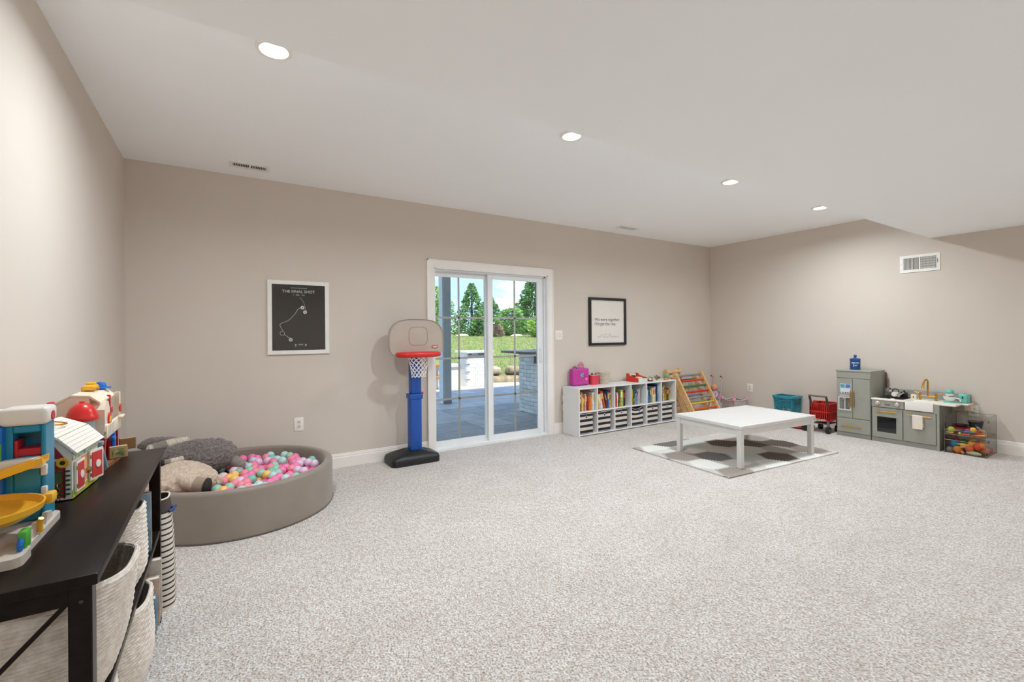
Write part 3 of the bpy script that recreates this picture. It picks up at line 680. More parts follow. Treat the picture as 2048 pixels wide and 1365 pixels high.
for k, bl in enumerate(BK):
    xs = SX0+cwid*k+TH+.004; z = ZM+TH+.0008; avail = cwid-TH-.01
    tot = sum(b[0]+.0008 for b in bl); lean = sum(0 for b in bl); prev = 0
    xs += 0
    x = xs
    for i, (w_, h_, c, ti) in enumerate(bl):
        w_ *= 1.12
        if ti < 0:      # leans left: base is offset to the right
            x = max(x, xs+ (h_*sin(-ti) if i == 0 else 0))
        if i and ti != bl[i-1][3]:
            dlt = abs(sin(ti)-sin(bl[i-1][3]))*min(h_, bl[i-1][1])
            if ti > bl[i-1][3]: x += 0 if ti <= 0 else .0
            if sin(ti) < sin(bl[i-1][3]): x += dlt
        zz = z+(w_*sin(ti) if ti > 0 else 0)+(0 if ti >= 0 else 0)
        book(x, zz, w_, h_, c, ti, k, .17+.04*rbk.random(), SY+.035+.02*rbk.random())
        x += w_/cos(ti)+.0012
# striped fabric bins
NAVY = mat('navy_stripe', '1d2430', .9, var=.1, vscale=60, bump=.15, bscale=300); IVORY = mat('ivory_stripe', 'd9cdc0', .9, var=.05, vscale=60, bump=.15, bscale=300)
def fbin(k, sag=0):
    x0 = SX0+cwid*k+TH+.002; x1 = x0+.222; y0, y1 = SY+.012, SB-.03; h = .262; z0 = .0295
    t = thing('fabric_bin', ('sagging ' if sag else '')+'navy and ivory striped fabric bin in the %s lower cube from the door' % ORD[k], 'storage bin', ((x0+x1)/2, (y0+y1)/2, z0), 0, 'striped fabric bins')
    m = MB(); edges = [h*q/.270 for q in (0, .006, .012, .048, .086, .120, .158, .192, .227, .258, .265, .270)]
    # stripes from bottom: navy line, ivory line, then bands
    mis = [0, 1, 0, 1, 0, 1, 0, 1, 0, 1, 0]; n = 10
    def P(u_, z):
        bul = sag*sin(pi*u_)*(.25+.75*sin(pi*min(1, z/h)))
        dz = -sag*1.1*sin(pi*u_)*(z/h)**2
        return (x0+(x1-x0)*u_+ (sag*.25*sin(pi*z/h) if u_ > .5 else 0), y0-bul*.0+ (0 if not sag else -.004*sin(pi*u_)+.02*sin(pi*u_)*(z/h)), z0+z+dz)
    for a, b, q in zip(edges[:-1], edges[1:], mis):
        for i in range(n):
            u0, u1 = i/n, (i+1)/n
            m.add([P(u0, a), P(u1, a), P(u1, b), P(u0, b)], [(0, 1, 2, 3)], mi=q)
        for s in (0, 1):
            p0, p1 = P(s, a), P(s, b); m.add([p0, (p0[0], y1, p0[2]), (p1[0], y1, p1[2]), p1], [(0, 1, 2, 3) if not s else (3, 2, 1, 0)], mi=q)
        m.add([(x0, y1, z0+a), (x1, y1, z0+a), (x1, y1, z0+b), (x0, y1, z0+b)], [(3, 2, 1, 0)], mi=q)
    m.add([(x0, y0, z0+.0005), (x1, y0, z0+.0005), (x1, y1, z0+.0005), (x0, y1, z0+.0005)], [(0, 1, 2, 3)], mi=0)
    # inner lining
    m.add([(x0+.004, y0+.03, z0+h*.95), (x1-.004, y0+.03, z0+h*.95), (x1-.004, y0+.012, z0+.01), (x0+.004, y0+.012, z0+.01)], [(3, 2, 1, 0)], mi=0)
    b = m.build('fabric_body', [NAVY, IVORY], t, smooth=bool(sag), ang=1.0)
    top = [P(i/10, h) for i in range(11)]+[(x1, y1, z0+h), (x0, y1, z0+h)]
    MB().tube(top, .0028, 6, closed=True).build('rim_binding', NAVY, t)
    c = P(.52 if not sag else .74, h-.05); gx = Vector((c[0], c[1]-.0015, c[2]))
    MB().tube([tuple(gx+Vector((.0145*cos(a), -.001, .0145*sin(a)))) for a in [2*pi*i/20 for i in range(20)]], .0032, 6, closed=True).build('grommet_ring', mat('grommet', 'd8d4cd', .35, .3), t)
    MB().cyl(gx+Vector((0, .0005, 0)), gx+Vector((0, -.001, 0)), .0125, n=18).build('grommet_hole', mat('bin_hole', '0d0d0f', .9), t)
for k in range(6): fbin(k, .03 if k == 3 else 0)
# ---------------- things on top of the shelf
ZT = SZ
GLIT = mat('pink_glitter', 'd6338f', .35, c2='9a2f9e', vscale=160, detail=2, coat=.5)
t = thing('toy_suitcase', 'glittery pink and purple toy suitcase on the bookshelf', 'toy suitcase', (4.66, -.065, ZT))
sx0, sx1 = 4.525, 4.80; sh_ = .228
MB().rbox(sx0, sx1, -.122, -.078, ZT+.008, ZT+sh_, .016, 3).build('front_shell', GLIT, t)
MB().rbox(sx0+.002, sx1-.002, -.072, -.03, ZT+.008, ZT+sh_, .016, 3).build('back_shell', GLIT, t)
MB().rbox(sx0+.004, sx1-.004, -.08, -.07, ZT+.012, ZT+sh_-.004, .003, 1).build('seam_band', plastic('7d48b5'), t)
for z in (ZT+.006, ): 
    for x in (sx0+.02, sx1-.045): MB().rbox(x, x+.025, -.115, -.04, ZT, ZT+.014, .004).build('foot', plastic('6b3fa0'), t)
MB().rbox(4.64, 4.70, -.128, -.122, ZT+.11, ZT+.17, .003, 1, M=None).build('picture_tile', mat('tile_silver', 'b9c3c6', .3, .4, c2='6d6f74', vscale=60), t)
hp = [(.0 + .026*(16*sin(a)**3)/16, .024*(13*cos(a)-5*cos(2*a)-2*cos(3*a)-cos(4*a))/16) for a in [2*pi*i/28 for i in range(28)]]
MB().prism([(4.745+a, ZT+.085+b) for a, b in hp][::-1], -.127, -.122, 'y').build('heart_charm', plastic('ee7fa6'), t)
MB().tube(curve([(4.57, -.065, ZT+.22), (4.575, -.065, ZT+.248), (4.61, -.065, ZT+.25), (4.63, -.065, ZT+.22)], 5), .006, 8).build('handle', plastic('574060'), t)
t = thing('toy_tiara', 'pale pink sparkling toy tiara on the pink suitcase', 'tiara', (4.69, -.065, ZT+sh_))
PT = mat('pink_crystal', 'eaa0b4', .2, var=.3, vscale=80, coat=.8)
m = MB()
for i in range(7):
    a = -.9+1.8*i/6; cx, cy = 4.69+.062*sin(a), -.055-.03*cos(a); hh = .04+.035*(1-abs(i-3)/3)
    m.tube([(cx-.008, cy, ZT+sh_+.004), (cx, cy, ZT+sh_+.004+hh), (cx+.008, cy, ZT+sh_+.004)], .003, 5); m.sph((cx, cy, ZT+sh_+.006+hh), .010, 8, 6); m.sph((cx, cy, ZT+sh_+.022), .0095, 8, 6); m.sph((cx, cy, ZT+sh_+.022+hh*.4), .009, 8, 6)
m.build('jewels', PT, t)
MB().tube([(4.69+.065*sin(-1.1+2.2*i/12), -.055-.03*cos(-1.1+2.2*i/12), ZT+sh_+.0035) for i in range(13)], .0035, 6).build('band', PT, t)
t = thing('red_box', 'open coral red plastic box between suitcase and basket', 'box', (4.9, -.09, ZT))
rp_ = rrect(4.835, 4.965, -.145, -.035, .028)
MB().loft([[(x, y, ZT) for x, y in rp_], [(x, y, ZT+.128) for x, y in rp_], [(4.9+(x-4.9)*.93, -.09+(y+.09)*.93, ZT+.128) for x, y in rp_], [(4.9+(x-4.9)*.93, -.09+(y+.09)*.93, ZT+.01) for x, y in rp_]]).build('box_body', plastic('d94255'), t, ang=.8)
MB().tube([(x, y, ZT+.129) for x, y in rp_], .003, 6, closed=True).build('rim', plastic('e9d8cf'), t)
for i, (x, y_) in enumerate(((4.868, -.09), (4.905, -.07), (4.93, -.10))):
    o = thing('toy_marker', 'grey topped marker standing in the coral red box', 'marker', (x, y_, ZT+.01), 0, 'markers in the red box'); MB().cyl((x, y_, ZT+.0105), (x, y_, ZT+.13), .008, n=10).build('barrel', plastic('c8c2b9'), o); MB().cyl((x, y_, ZT+.13), (x, y_, ZT+.152), .009, .006, n=10).build('marker_cap', plastic('4e5357'), o)
t = thing('white_basket', 'small ivory woven basket with side handle on the bookshelf', 'basket', (5.07, -.11, ZT))
IV = mat('ivory_weave', 'e2d7c7', .8, c2='c9bba8', vscale=90, bump=.7, bscale=140)
MB().lathe([(.062, 0), (.066, .03), (.074, .10), (.08, .155), (.083, .16), (.08, .165), (.074, .16), (.068, .10), (.06, .01)], 28, (5.07, -.11, ZT)).build('basket_body', IV, t, ang=.8)
for k in range(8): MB().tube([(5.07+(.0665+.0022*k)*cos(a), -.11+(.0665+.0022*k)*sin(a), ZT+.012+.0195*k) for a in [2*pi*i/24 for i in range(24)]], .005, 5, closed=True).build('coil', IV, t)
MB().tube(curve([(5.148, -.11, ZT+.10), (5.175, -.11, ZT+.14), (5.21, -.11, ZT+.165)], 5), [.012]*10+[.009], 8).build('handle', IV, t)
# cash-register like red and mint toy
t = thing('toy_checkout', 'red and mint wooden toy till tray on the bookshelf', 'toy till', (5.65, -.185, ZT))
for x in (5.548, 5.735):
    MB().prism([(-.285, ZT), (-.07, ZT), (-.07, ZT+.115), (-.115, ZT+.112), (-.135, ZT+.085), (-.285, ZT+.058)], x, x+.014, 'x').build('side_board', plastic('d8321f'), t, smooth=False)
MB().box(5.562, 5.735, -.08, -.07, ZT, ZT+.10).build('end_board', plastic('e3ded2'), t, smooth=False)
MB().rbox(5.562, 5.735, -.30, -.20, ZT, ZT+.05, .006).build('drawer', plastic('cfe0d2'), t)
MB().box(5.562, 5.735, -.20, -.08, ZT, ZT+.06).build('tray', plastic('ded6c6'), t, smooth=False)
MB().cyl((5.62, -.14, ZT+.06), (5.62, -.14, ZT+.085), .03, n=16).build('dial', BLACKP, t)
for a in range(4): MB().rbox(5.66+.018*(a % 2), 5.674+.018*(a % 2), -.19+.03*(a//2), -.17+.03*(a//2), ZT+.06, ZT+.068, .003).build('key', plastic('f0c64a'), t)
t = thing('call_bell', 'chrome desk call bell with black base on the bookshelf', 'bell', (5.835, -.245, ZT))
MB().lathe([(0, 0), (.05, 0), (.052, .008), (.046, .014), (0, .014)], 28, (5.835, -.245, ZT)).build('base', BLACKP, t)
MB().lathe([(.044, .014), (.043, .025), (.034, .043), (.018, .052), (0, .054)], 28, (5.835, -.245, ZT), cap=False).build('dome', mat('chrome', 'dcdcdc', .12, 1), t)
MB().cyl((5.835, -.245, ZT+.053), (5.835, -.245, ZT+.068), .004, n=8).sph((5.835, -.245, ZT+.069), .006, 8, 6).build('plunger', MC['chrome'], t)
for i, (x, y_, c, nm) in enumerate(((6.04, -.2, '7a7a4a', 'olive green'), (6.10, -.15, '4f6b43', 'dark green'), (6.20, -.10, '6a5a3a', 'brown'), (6.03, -.11, '8a8f55', 'moss green'))):
    o = thing('toy_dinosaur', nm+' small toy dinosaur on the bookshelf end', 'toy animal', (x, y_, ZT), 0); m = MB(); m.sph((x, y_, ZT+.024), (.022, .01, .012), 12, 8); m.tube(curve([(x-.016, y_, ZT+.026), (x-.03, y_, ZT+.036), (x-.036, y_, ZT+.05), (x-.046, y_, ZT+.05)], 4), [.008]*8+[.006]*5, 8); m.tube(curve([(x+.018, y_, ZT+.024), (x+.035, y_, ZT+.018), (x+.05, y_, ZT+.012)], 4), [.008-.0008*j for j in range(9)], 8); m.build('body', plastic(c, .5), o)
    for a in (-.01, .012):
        for b in (-.006, .006): MB().cyl((x+a, y_+b, ZT+.02), (x+a, y_+b, ZT), .0045, n=8).build('leg', plastic(c, .5), o)
t = thing('wooden_tortoise', 'orange toy tortoise figure near the bookshelf edge', 'toy animal', (6.155, -.275, ZT))
MB().sph((6.155, -.275, ZT+.014), (.034, .024, .016), 14, 8).build('shell', plastic('dd9a45', .5), t)
for a in (-.018, .018):
    for b in (-.016, .016): MB().cyl((6.155+a, -.275+b, ZT), (6.155+a, -.275+b, ZT+.012), .006, n=8).build('foot', plastic('c98a3a', .5), t)
t = thing('knit_ball', 'sage green knitted ball on the bookshelf end', 'ball', (6.232, -.225, ZT))
MB().sph((6.232, -.225, ZT+.047), .047, 22, 14).build('yarn_ball', mat('sage_knit', '9fb394', .95, c2='78906e', vscale=70, bump=.8, bscale=90), t)
# ------------------------------------------------------------------ foam play mat of hexagon tiles
MA = R(-4.6); MO = Vector((5.385, -1.79, 0)); hw, hd, mt = .885, .615, .013
mat_root = thing('foam_play_mat', 'foam play mat of grey, white and brown hexagon puzzle tiles', 'play mat', MO, MA)
def zig(a, b):
    """zigzag puzzle edge, the same points whichever way it is walked"""
    flip = (round(a[0], 4), round(a[1], 4)) > (round(b[0], 4), round(b[1], 4)); p, q = (b, a) if flip else (a, b)
    d = Vector(q)-Vector(p); n = Vector((-d.y, d.x)).normalized(); k = 7; out = []
    for i in range(k):
        for s, am in ((.15, .012), (.55, .012), (.65, -.012), (1.05, -.012)):
            if s <= 1 or True: out.append(tuple(Vector(p)+d*((i+s-.1)/k)+n*am))
    return out[::-1] if flip else out
def clip(poly):
    for ax, lim, sg in ((0, hw, 1), (0, -hw, -1), (1, hd, 1), (1, -hd, -1)):
        out = []
        for i in range(len(poly)):
            a, b = poly[i-1], poly[i]; ia, ib = sg*(lim-a[ax]) >= 0, sg*(lim-b[ax]) >= 0
            if ia != ib:
                t_ = (lim-a[ax])/(b[ax]-a[ax]); out.append((a[0]+(b[0]-a[0])*t_, a[1]+(b[1]-a[1])*t_))
            if ib: out.append(b)
        poly = out
        if not poly: return []
    return poly
FM = {k: mat('foam_'+k, c, .85, var=.03, vscale=5, bump=.12, bscale=200) for k, c in dict(white='dfe0da', mint='c3c8c2', light='cbc6c0', taupe='968c84', dark='6f6a68', brown='5d5149', grey='aca69f').items()}
S = .19; inv = WM[mat_root.name].inverted(); c0 = inv @ Vector((4.70, -1.645, 0))
cmap = {(0, 0): 'taupe', (1, 0): 'dark', (3, -1): 'brown', (0, -1): 'white', (1, -1): 'light', (0, -2): 'taupe', (2, -1): 'mint', (1, 1): 'light', (2, 0): 'light', (2, -2): 'white', (3, -2): 'light', (2, -3): 'taupe', (-1, 0): 'light', (-1, 1): 'light', (0, 1): 'white', (0, 2): 'light', (1, 2): 'dark', (2, 1): 'mint', (3, 0): 'light', (4, -1): 'grey', (4, -2): 'white', (3, 1): 'brown', (2, 2): 'taupe', (1, 3): 'brown', (4, 0): 'brown', (4, -3): 'taupe', (5, -2): 'light', (5, -1): 'taupe', (5, 0): 'brown', (-1, -1): 'light'}
for i in range(-2, 7):
    for j in range(-6, 7):
        cx = c0.x+1.5*S*i; cy = c0.y+math.sqrt(3)*S*(j+i/2)
        # (i,j) axial; shift j so colours follow the photo's columns
        vs6 = [(cx+S*cos(R(60*k)), cy+S*sin(R(60*k))) for k in range(6)]; poly = []
        for k in range(6): poly += zig(vs6[k], vs6[(k+1) % 6])
        poly = clip(poly)
        if len(poly) < 3: continue
        A = abs(sum(poly[k-1][0]*poly[k][1]-poly[k][0]*poly[k-1][1] for k in range(len(poly))))/2
        if A < .0006: continue
        jj = j + i//2 if False else j
        col = cmap.get((i, j + (i+1)//2 - 0), None)
        if col is None: col = ['light', 'mint', 'white', 'mint', 'grey', 'light'][(i*2+j*3) % 6]
        q = [(p[0]*.9985, p[1]*.9985) for p in poly]
        MB().prism(q, 0.0005, mt, 'z').build('foam_tile', FM[col], mat_root, local=True, smooth=False)
# ------------------------------------------------------------------ white play table
t = thing('play_table', 'low square white wooden play table on the foam mat', 'table', (5.395, -1.915, mt), R(-5))
tx, ty, tz = .600, .400, .418; WT = mat('white_table', 'd8d6d3', .35, var=.015)
ZT2 = tz-mt
m = MB(); lip = .03
MB().rbox(-tx+lip, tx-lip, -ty+lip, ty-lip, ZT2-.028, ZT2-.006, .002, 1).build('tabletop', WT, t, local=True, smooth=False)
for a in ((-tx, tx, -ty, -ty+lip), (-tx, tx, ty-lip, ty), (-tx, -tx+lip, -ty+lip, ty-lip), (tx-lip, tx, -ty+lip, ty-lip)):
    MB().rbox(*a, ZT2-.034, ZT2, .004, 2).build('rim_rail', WT, t, local=True)
ax, ay = tx-.022, ty-.022
for a in ((-ax, ax, -ay, -ay+.018), (-ax, ax, ay-.018, ay), (-ax, -ax+.018, -ay+.018, ay-.018), (ax-.018, ax, -ay+.018, ay-.018)):
    MB().box(*a, ZT2-.095, ZT2-.034).build('apron', WT, t, local=True, smooth=False)
for sx in (-1, 1):
    for sy in (-1, 1):
        x, y_ = sx*(ax-.012), sy*(ay-.012); MB().rbox(x-.024, x+.024, y_-.024, y_+.024, 0, ZT2-.034, .004, 1).build('leg', WT, t, local=True, smooth=False)

# ------------------------------------------------------------------ folding climbing ladder
PINE = mat('pine', 'e9c492', .55, c2='d4a56c', vscale=7, stretch=(6, 6, 1)); 
RC = ['8d8f94', 'd8452c', '2f7d4e', 'c9392f', '8f9194', 'd6b93b', 'd85a2b', 'cc3a33']
t = thing('climbing_ladder', 'folded wooden climbing frame with rainbow rungs leaning in the corner', 'climbing frame', (6.76, -.38, 0))
def ladder(xa, xb, yt, zt, yb, zb, cols, w_, th, r, nm='rail'):
    d = Vector((0, yb-yt, zb-zt)); L = d.length; d.normalize(); n = Vector((0, -d.z, d.y)).normalized()
    if n.y > 0: n = -n
    for x in (xa, xb):
        rings = []
        for k in range(2):
            pass
        prof = rrect(-.02, L, -w_/2, w_/2, w_*.49, 6)
        vs = []
        for s_, o in prof: vs.append(Vector((x, yt, zt))+d*s_+n*o)
        k = len(vs); MB().add([tuple(v-Vector((th/2, 0, 0))) for v in vs]+[tuple(v+Vector((th/2, 0, 0))) for v in vs], [tuple(range(k)), tuple(range(2*k-1, k-1, -1))]+[((i+1) % k, i, k+i, k+(i+1) % k) for i in range(k)]).build(nm, PINE, t, smooth=False)
        for i in range(len(cols)):
            p = Vector((x, yt, zt))+d*(L*(i+.35)/len(cols)); s = -1 if x == xa else 1
            MB().cyl(p+Vector((s*th/2, 0, 0)), p+Vector((s*(th/2+.002), 0, 0)), .008, n=10).build('bolt_cap', mat('bolt', 'b0a184', .5), t)
    for i, c in enumerate(cols):
        p = Vector((0, yt, zt))+d*(L*(i+.35)/len(cols)); MB().cyl(p+Vector((xa+th/2, 0, 0)), p+Vector((xb-th/2, 0, 0)), r, n=12).build('rung', mat('rung_'+c, c, .5, var=.05), t)
ladder(6.445, 7.06, -.20, .67, -.56, .035, RC, .075, .03, .0165)
ladder(6.485, 7.02, -.115, .60, -.40, .035, ['77708f', 'cdb83a', '9a86a5', '5f8b6d', '7fa04a'], .06, .026, .0145, 'back_rail')
t2 = thing('wooden_ramp', 'slatted pine ramp board standing behind the climbing frame', 'ramp', (6.62, -.07, 0))
RM = Matrix.Translation((0, -.275, 0)) @ Matrix.Rotation(-math.atan2(.22, .75), 4, 'X')
for x in (6.42, 6.722): MB().box(x, x+.028, 0, .026, .012, .775, M=RM).build('ramp_side', PINE, t2, smooth=False)
for i in range(9): MB().rbox(6.42, 6.75, -.018, -.0005, .05+.082*i, .098+.082*i, .004, 1, M=RM).build('slat', PINE, t2, smooth=False)

# ------------------------------------------------------------------ doll stroller, doll and doll playard
PIPE = mat('grey_tube', 'b9b3ae', .4, .5); PNK = plastic('e79bb2'); PF = mat('lilac_print', 'c9b6b8', .9, c2='a898a6', vscale=60)
t = thing('doll_stroller', 'folding doll stroller with pale frame and pink grips in the corner', 'doll stroller', (7.33, -.30, 0))
for i, y_ in enumerate((-.235, -.40)):
    MB().tube(curve([(7.18, y_, .03), (7.27, y_, .25), (7.33, y_, .46), (7.345, y_, .53)], 5), .009, 8).build('push_tube', PIPE, t)
    MB().tube(curve([(7.345, y_, .525), (7.355, y_, .565), (7.335, y_, .60), (7.30, y_, .605)], 5), .0145, 10).build('grip', mat('pink_grip', 'd8a29c', .6), t)
    MB().sph((7.296, y_, .606), .012, 10, 8).build('grip_end', mat('grip_dark', '4a3f3f', .6), t)
    MB().tube([(7.42, y_, .03), (7.28, y_, .27)], .008, 8).build('rear_tube', PIPE, t)
    for x in (7.18, 7.42): MB().cyl((x, y_-.012, .03), (x, y_+.012, .03), .03, n=18).build('wheel', PNK, t)
MB().cyl((7.30, -.40, .36), (7.30, -.235, .36), .007, n=8).build('cross_bar', PIPE, t)
MB().loft([[(7.27, y_, .25), (7.33, y_, .44), (7.35, y_, .44), (7.29, y_, .24)] for y_ in (-.39, -.36, -.27, -.245)]).build('seat_back', PF, t)
MB().loft([[(7.17, y_, .20), (7.29, y_, .22), (7.29, y_, .24), (7.17, y_, .225)] for y_ in (-.39, -.36, -.27, -.245)]).build('seat_sling', PF, t)
t = thing('baby_doll', 'bald baby doll in a pale lilac outfit sitting in the stroller', 'doll', (7.24, -.318, .235))
SKIN = mat('doll_skin', 'd99a72', .5, var=.08)
hc = Vector((7.25, -.318, .43))
m = MB(); m.sph(hc, (.05, .047, .053), 22, 16)
m.v = [tuple(Vector(p)+Vector((-.006 if p[2] < hc.z-.01 and p[0] < hc.x else 0, 0, 0))) for p in m.v]
m.sph(hc+Vector((-.05, 0, -.008)), (.007, .006, .006), 8, 6)
for s in (-1, 1): m.sph(hc+Vector((.0, s*.047, -.004)), (.009, .006, .013), 8, 6); m.sph(hc+Vector((-.038, s*.022, -.02)), (.012, .014, .012), 8, 6)
m.cyl(hc+Vector((0, 0, -.04)), hc+Vector((.004, 0, -.075)), .02, .022, n=10)
m.build('head', SKIN, t)
for s in (-1, 1): MB().sph(hc+Vector((-.0465, s*.017, .006)), (.005, .0065, .007), 8, 6).build('eye', mat('doll_eye', '2b2320', .2), t)
MB().tube([tuple(hc+Vector((-.047+abs(i)*.0015, i*.004, -.026-.0008*i*i))) for i in range(-3, 4)], .0022, 5).build('mouth', mat('doll_lip', 'a5503f', .5), t)
b = MB(); b.tube(curve([(7.256, -.318, .375), (7.25, -.318, .335), (7.24, -.318, .29), (7.235, -.318, .262)], 4), [.03]+[.04]*3+[.048]*6+[.046]*2+[.03], 16)
b.build('torso', mat('doll_outfit', 'cdb6c2', .9, c2='b79ab8', vscale=70), t)
for s in (-1, 1):
    MB().tube(curve([(7.252, -.318+s*.03, .36), (7.225, -.318+s*.062, .32), (7.19, -.318+s*.06, .29)], 4), [.02]*4+[.017]*5, 10).build('sleeve', MC['doll_outfit'], t)
    MB().sph((7.182, -.318+s*.058, .284), (.014, .012, .011), 10, 8).build('hand', SKIN, t)
    MB().tube(curve([(7.235, -.318+s*.022, .262), (7.19, -.318+s*.036, .264), (7.145, -.318+s*.04, .25)], 4), [.024]*5+[.018]*4, 10).build('leg', MC['doll_outfit'], t)
    MB().sph((7.135, -.318+s*.04, .252), (.016, .014, .02), 10, 8).build('foot', SKIN, t)
t = thing('doll_playard', 'grey mesh doll playard with pink corner caps by the wall outlet', 'doll playard', (7.39, -.605, 0), R(-14))
cs = [(-.13, .155), (-.13, -.085), (.115, -.085), (.115, .155)]
GM = mat('playard_fabric', 'b9adab', .9, c2='a89c9a', vscale=8)
for (xa, ya), (xb, yb) in zip(cs, cs[1:]+cs[:1]):
    n = 8; top, bot = [], []
    for i in range(n+1):
        u_ = i/n; top.append((xa+(xb-xa)*u_, ya+(yb-ya)*u_, .275-.028*sin(pi*u_))); 
    rings = [[(p[0]*(1-.0*k), p[1], p[2]-(.03 if k == 1 else .115 if k == 2 else .2)*(1 if k else 0)) for p in top] for k in range(4)]
    m = MB(); m.loft(rings, closed=False, cap=False); m.build('side_panel', GM, t, local=True)
    MB().tube(top, .0085, 8).build('top_rail', mat('playard_rail', 'c6bdb9', .8), t, local=True)
MB().box(-.125, .11, -.08, .15, .075, .09).build('floor_board', GM, t, local=True)
for x, y_ in cs:
    MB().cyl((x, y_, 0), (x, y_, .27), .009, n=10).build('corner_post', PIPE, t, local=True)
    MB().rbox(x-.021, x+.021, y_-.021, y_+.021, .243, .298, .012, 3).build('corner_cap', PNK, t, local=True)

# ------------------------------------------------------------------ teal basket and its contents
t = thing('laundry_basket', 'teal plastic laundry basket with diamond holes full of toys', 'basket', (7.44, -1.33, 0))
TE = plastic('1f8296', .4)
bx0, bx1, by0, by1 = 7.335, 7.565, -1.455, -1.205
def wallgrid(p00, p10, p01, p11, nu, nv, solid):
    """lattice wall: frame bars + diagonal straps, real openings"""
    m = MB(); A = lambda u_, v: (Vector(p00)*(1-u_)+Vector(p10)*u_)*(1-v)+(Vector(p01)*(1-u_)+Vector(p11)*u_)*v
    for v in (.04, .93): m.tube([A(i/4, v) for i in range(5)], .013, 6)
    for u_ in (.03, .97): m.tube([A(u_, i/4) for i in range(5)], .014, 6)
    for k in range(-nv, nu+1):
        pts = [A(min(1, max(0, (k+nv*v)/nu)), .08+.82*v) for v in [i/8 for i in range(9)] if 0 <= (k+nv*v)/nu <= 1]
        if len(pts) > 1: m.tube(pts, .0055, 5)
        pts = [A(min(1, max(0, (k+nv*(1-v))/nu)), .08+.82*v) for v in [i/8 for i in range(9)] if 0 <= (k+nv*(1-v))/nu <= 1]
        if len(pts) > 1: m.tube(pts, .0055, 5)
    return m
lo = [(bx0+.025, by0+.02, 0.012), (bx1-.025, by0+.02, .012), (bx1-.025, by1-.02, .012), (bx0+.025, by1-.02, .012)]; hi = [(bx0, by0, .36), (bx1, by0, .36), (bx1, by1, .36), (bx0, by1, .36)]
for i in range(4): wallgrid(lo[i], lo[(i+1) % 4], hi[i], hi[(i+1) % 4], 7, 5, 0).build('lattice_wall', TE, t)
MB().box(bx0+.025, bx1-.025, by0+.02, by1-.02, 0, .012).build('bottom', TE, t, smooth=False)
rim = rrect(bx0-.02, bx1+.02, by0-.03, by1+.03, .04); inn = rrect(bx0+.012, bx1-.012, by0+.012, by1-.012, .03)
zr = lambda x, y_, b: b+.018*abs((y_-(by0+by1)/2)/.15)**2
MB().loft([[(x, y_, zr(x, y_, .352)) for x, y_ in rim], [(x, y_, zr(x, y_, .378)) for x, y_ in rim], [(x, y_, zr(x, y_, .392)) for x, y_ in inn], [(x, y_, zr(x, y_, .35)) for x, y_ in inn]], cap=False, loop=True).build('rim', TE, t)
TOYC = [('red', 'cf3b2d'), ('orange', 'e2842c'), ('yellow', 'e8c348'), ('white', 'e9e6df'), ('blue', '2f6fb5'), ('green', '4c9a58'), ('brown', '8a5a38'), ('dark green', '2c5a3c')]
rt = random.Random(9)
for k in range(26):
    lay = k//9; i = k % 9; x = bx0+.055+.06*(i % 3)+rt.uniform(-.008, .008); y_ = by0+.06+.065*(i//3)+rt.uniform(-.008, .008); z = .042+lay*.066
    nm, c = TOYC[rt.randrange(len(TOYC))]
    if k % 3: m = MB().sph((x, y_, z), (.03, .03, .03), 12, 8)
    else: m = MB().rbox(x-.026, x+.026, y_-.026, y_+.026, z-.028, z+.03, .006)
    o = m.build('play_ball' if k % 3 else 'toy_block', plastic(c)); tag(o, '%s plastic toy %s inside the teal laundry basket' % (nm, 'ball' if k % 3 else 'block'), 'ball' if k % 3 else 'block', 'toys in the teal basket')

# ------------------------------------------------------------------ red toy shopping cart
t = thing('shopping_cart', 'red plastic toy shopping cart with grey handle beside the play fridge', 'toy cart', (7.28, -1.88, 0))
CR = mat('cart_red', 'c02420', .3, var=.08); GP = plastic('6a655f', .5)
A0, A1, B0, B1 = 7.145, 7.43, -1.985, -1.765
def slatwall(p0, p1, z0, z1, n):
    m = MB(); p0, p1 = Vector(p0), Vector(p1)
    for z in (z0, (z0+z1)/2, z1): m.tube([p0+Vector((0, 0, z)), p1+Vector((0, 0, z))], .008, 6)
    for i in range(n+1): q = p0.lerp(p1, i/n); m.tube([q+Vector((0, 0, z0)), q+Vector((0, 0, z1))], .0055, 5)
    return m
for a, b in (((A0, B0), (A0, B1)), ((A1, B0), (A1, B1)), ((A0, B0), (A1, B0)), ((A0, B1), (A1, B1))):
    slatwall((*a, 0), (*b, 0), .165, .372, 9).build('basket_side', CR, t)
    m = MB(); pa, pb = Vector((*a, 0)), Vector((*b, 0)); c = Vector(((A0+A1)/2, (B0+B1)/2, 0)); q1, q2 = pa.lerp(c, .03), pb.lerp(c, .03)
    m.add([q1+Vector((0, 0, .165)), q2+Vector((0, 0, .165)), q2+Vector((0, 0, .365)), q1+Vector((0, 0, .365))], [(0, 1, 2, 3)]); m.build('clear_red_panel', glass('red_clear', (.82, .10, .07), .05), t, smooth=False)
MB().box(A0, A1, B0, B1, .155, .166).build('basket_floor', CR, t, smooth=False)
MB().rbox(A0-.012, A0, B0+.03, B1-.05, .15, .178, .004).build('front_label', mat('label_print', 'd8cfc4', .5, c2='8c3a30', vscale=60), t)
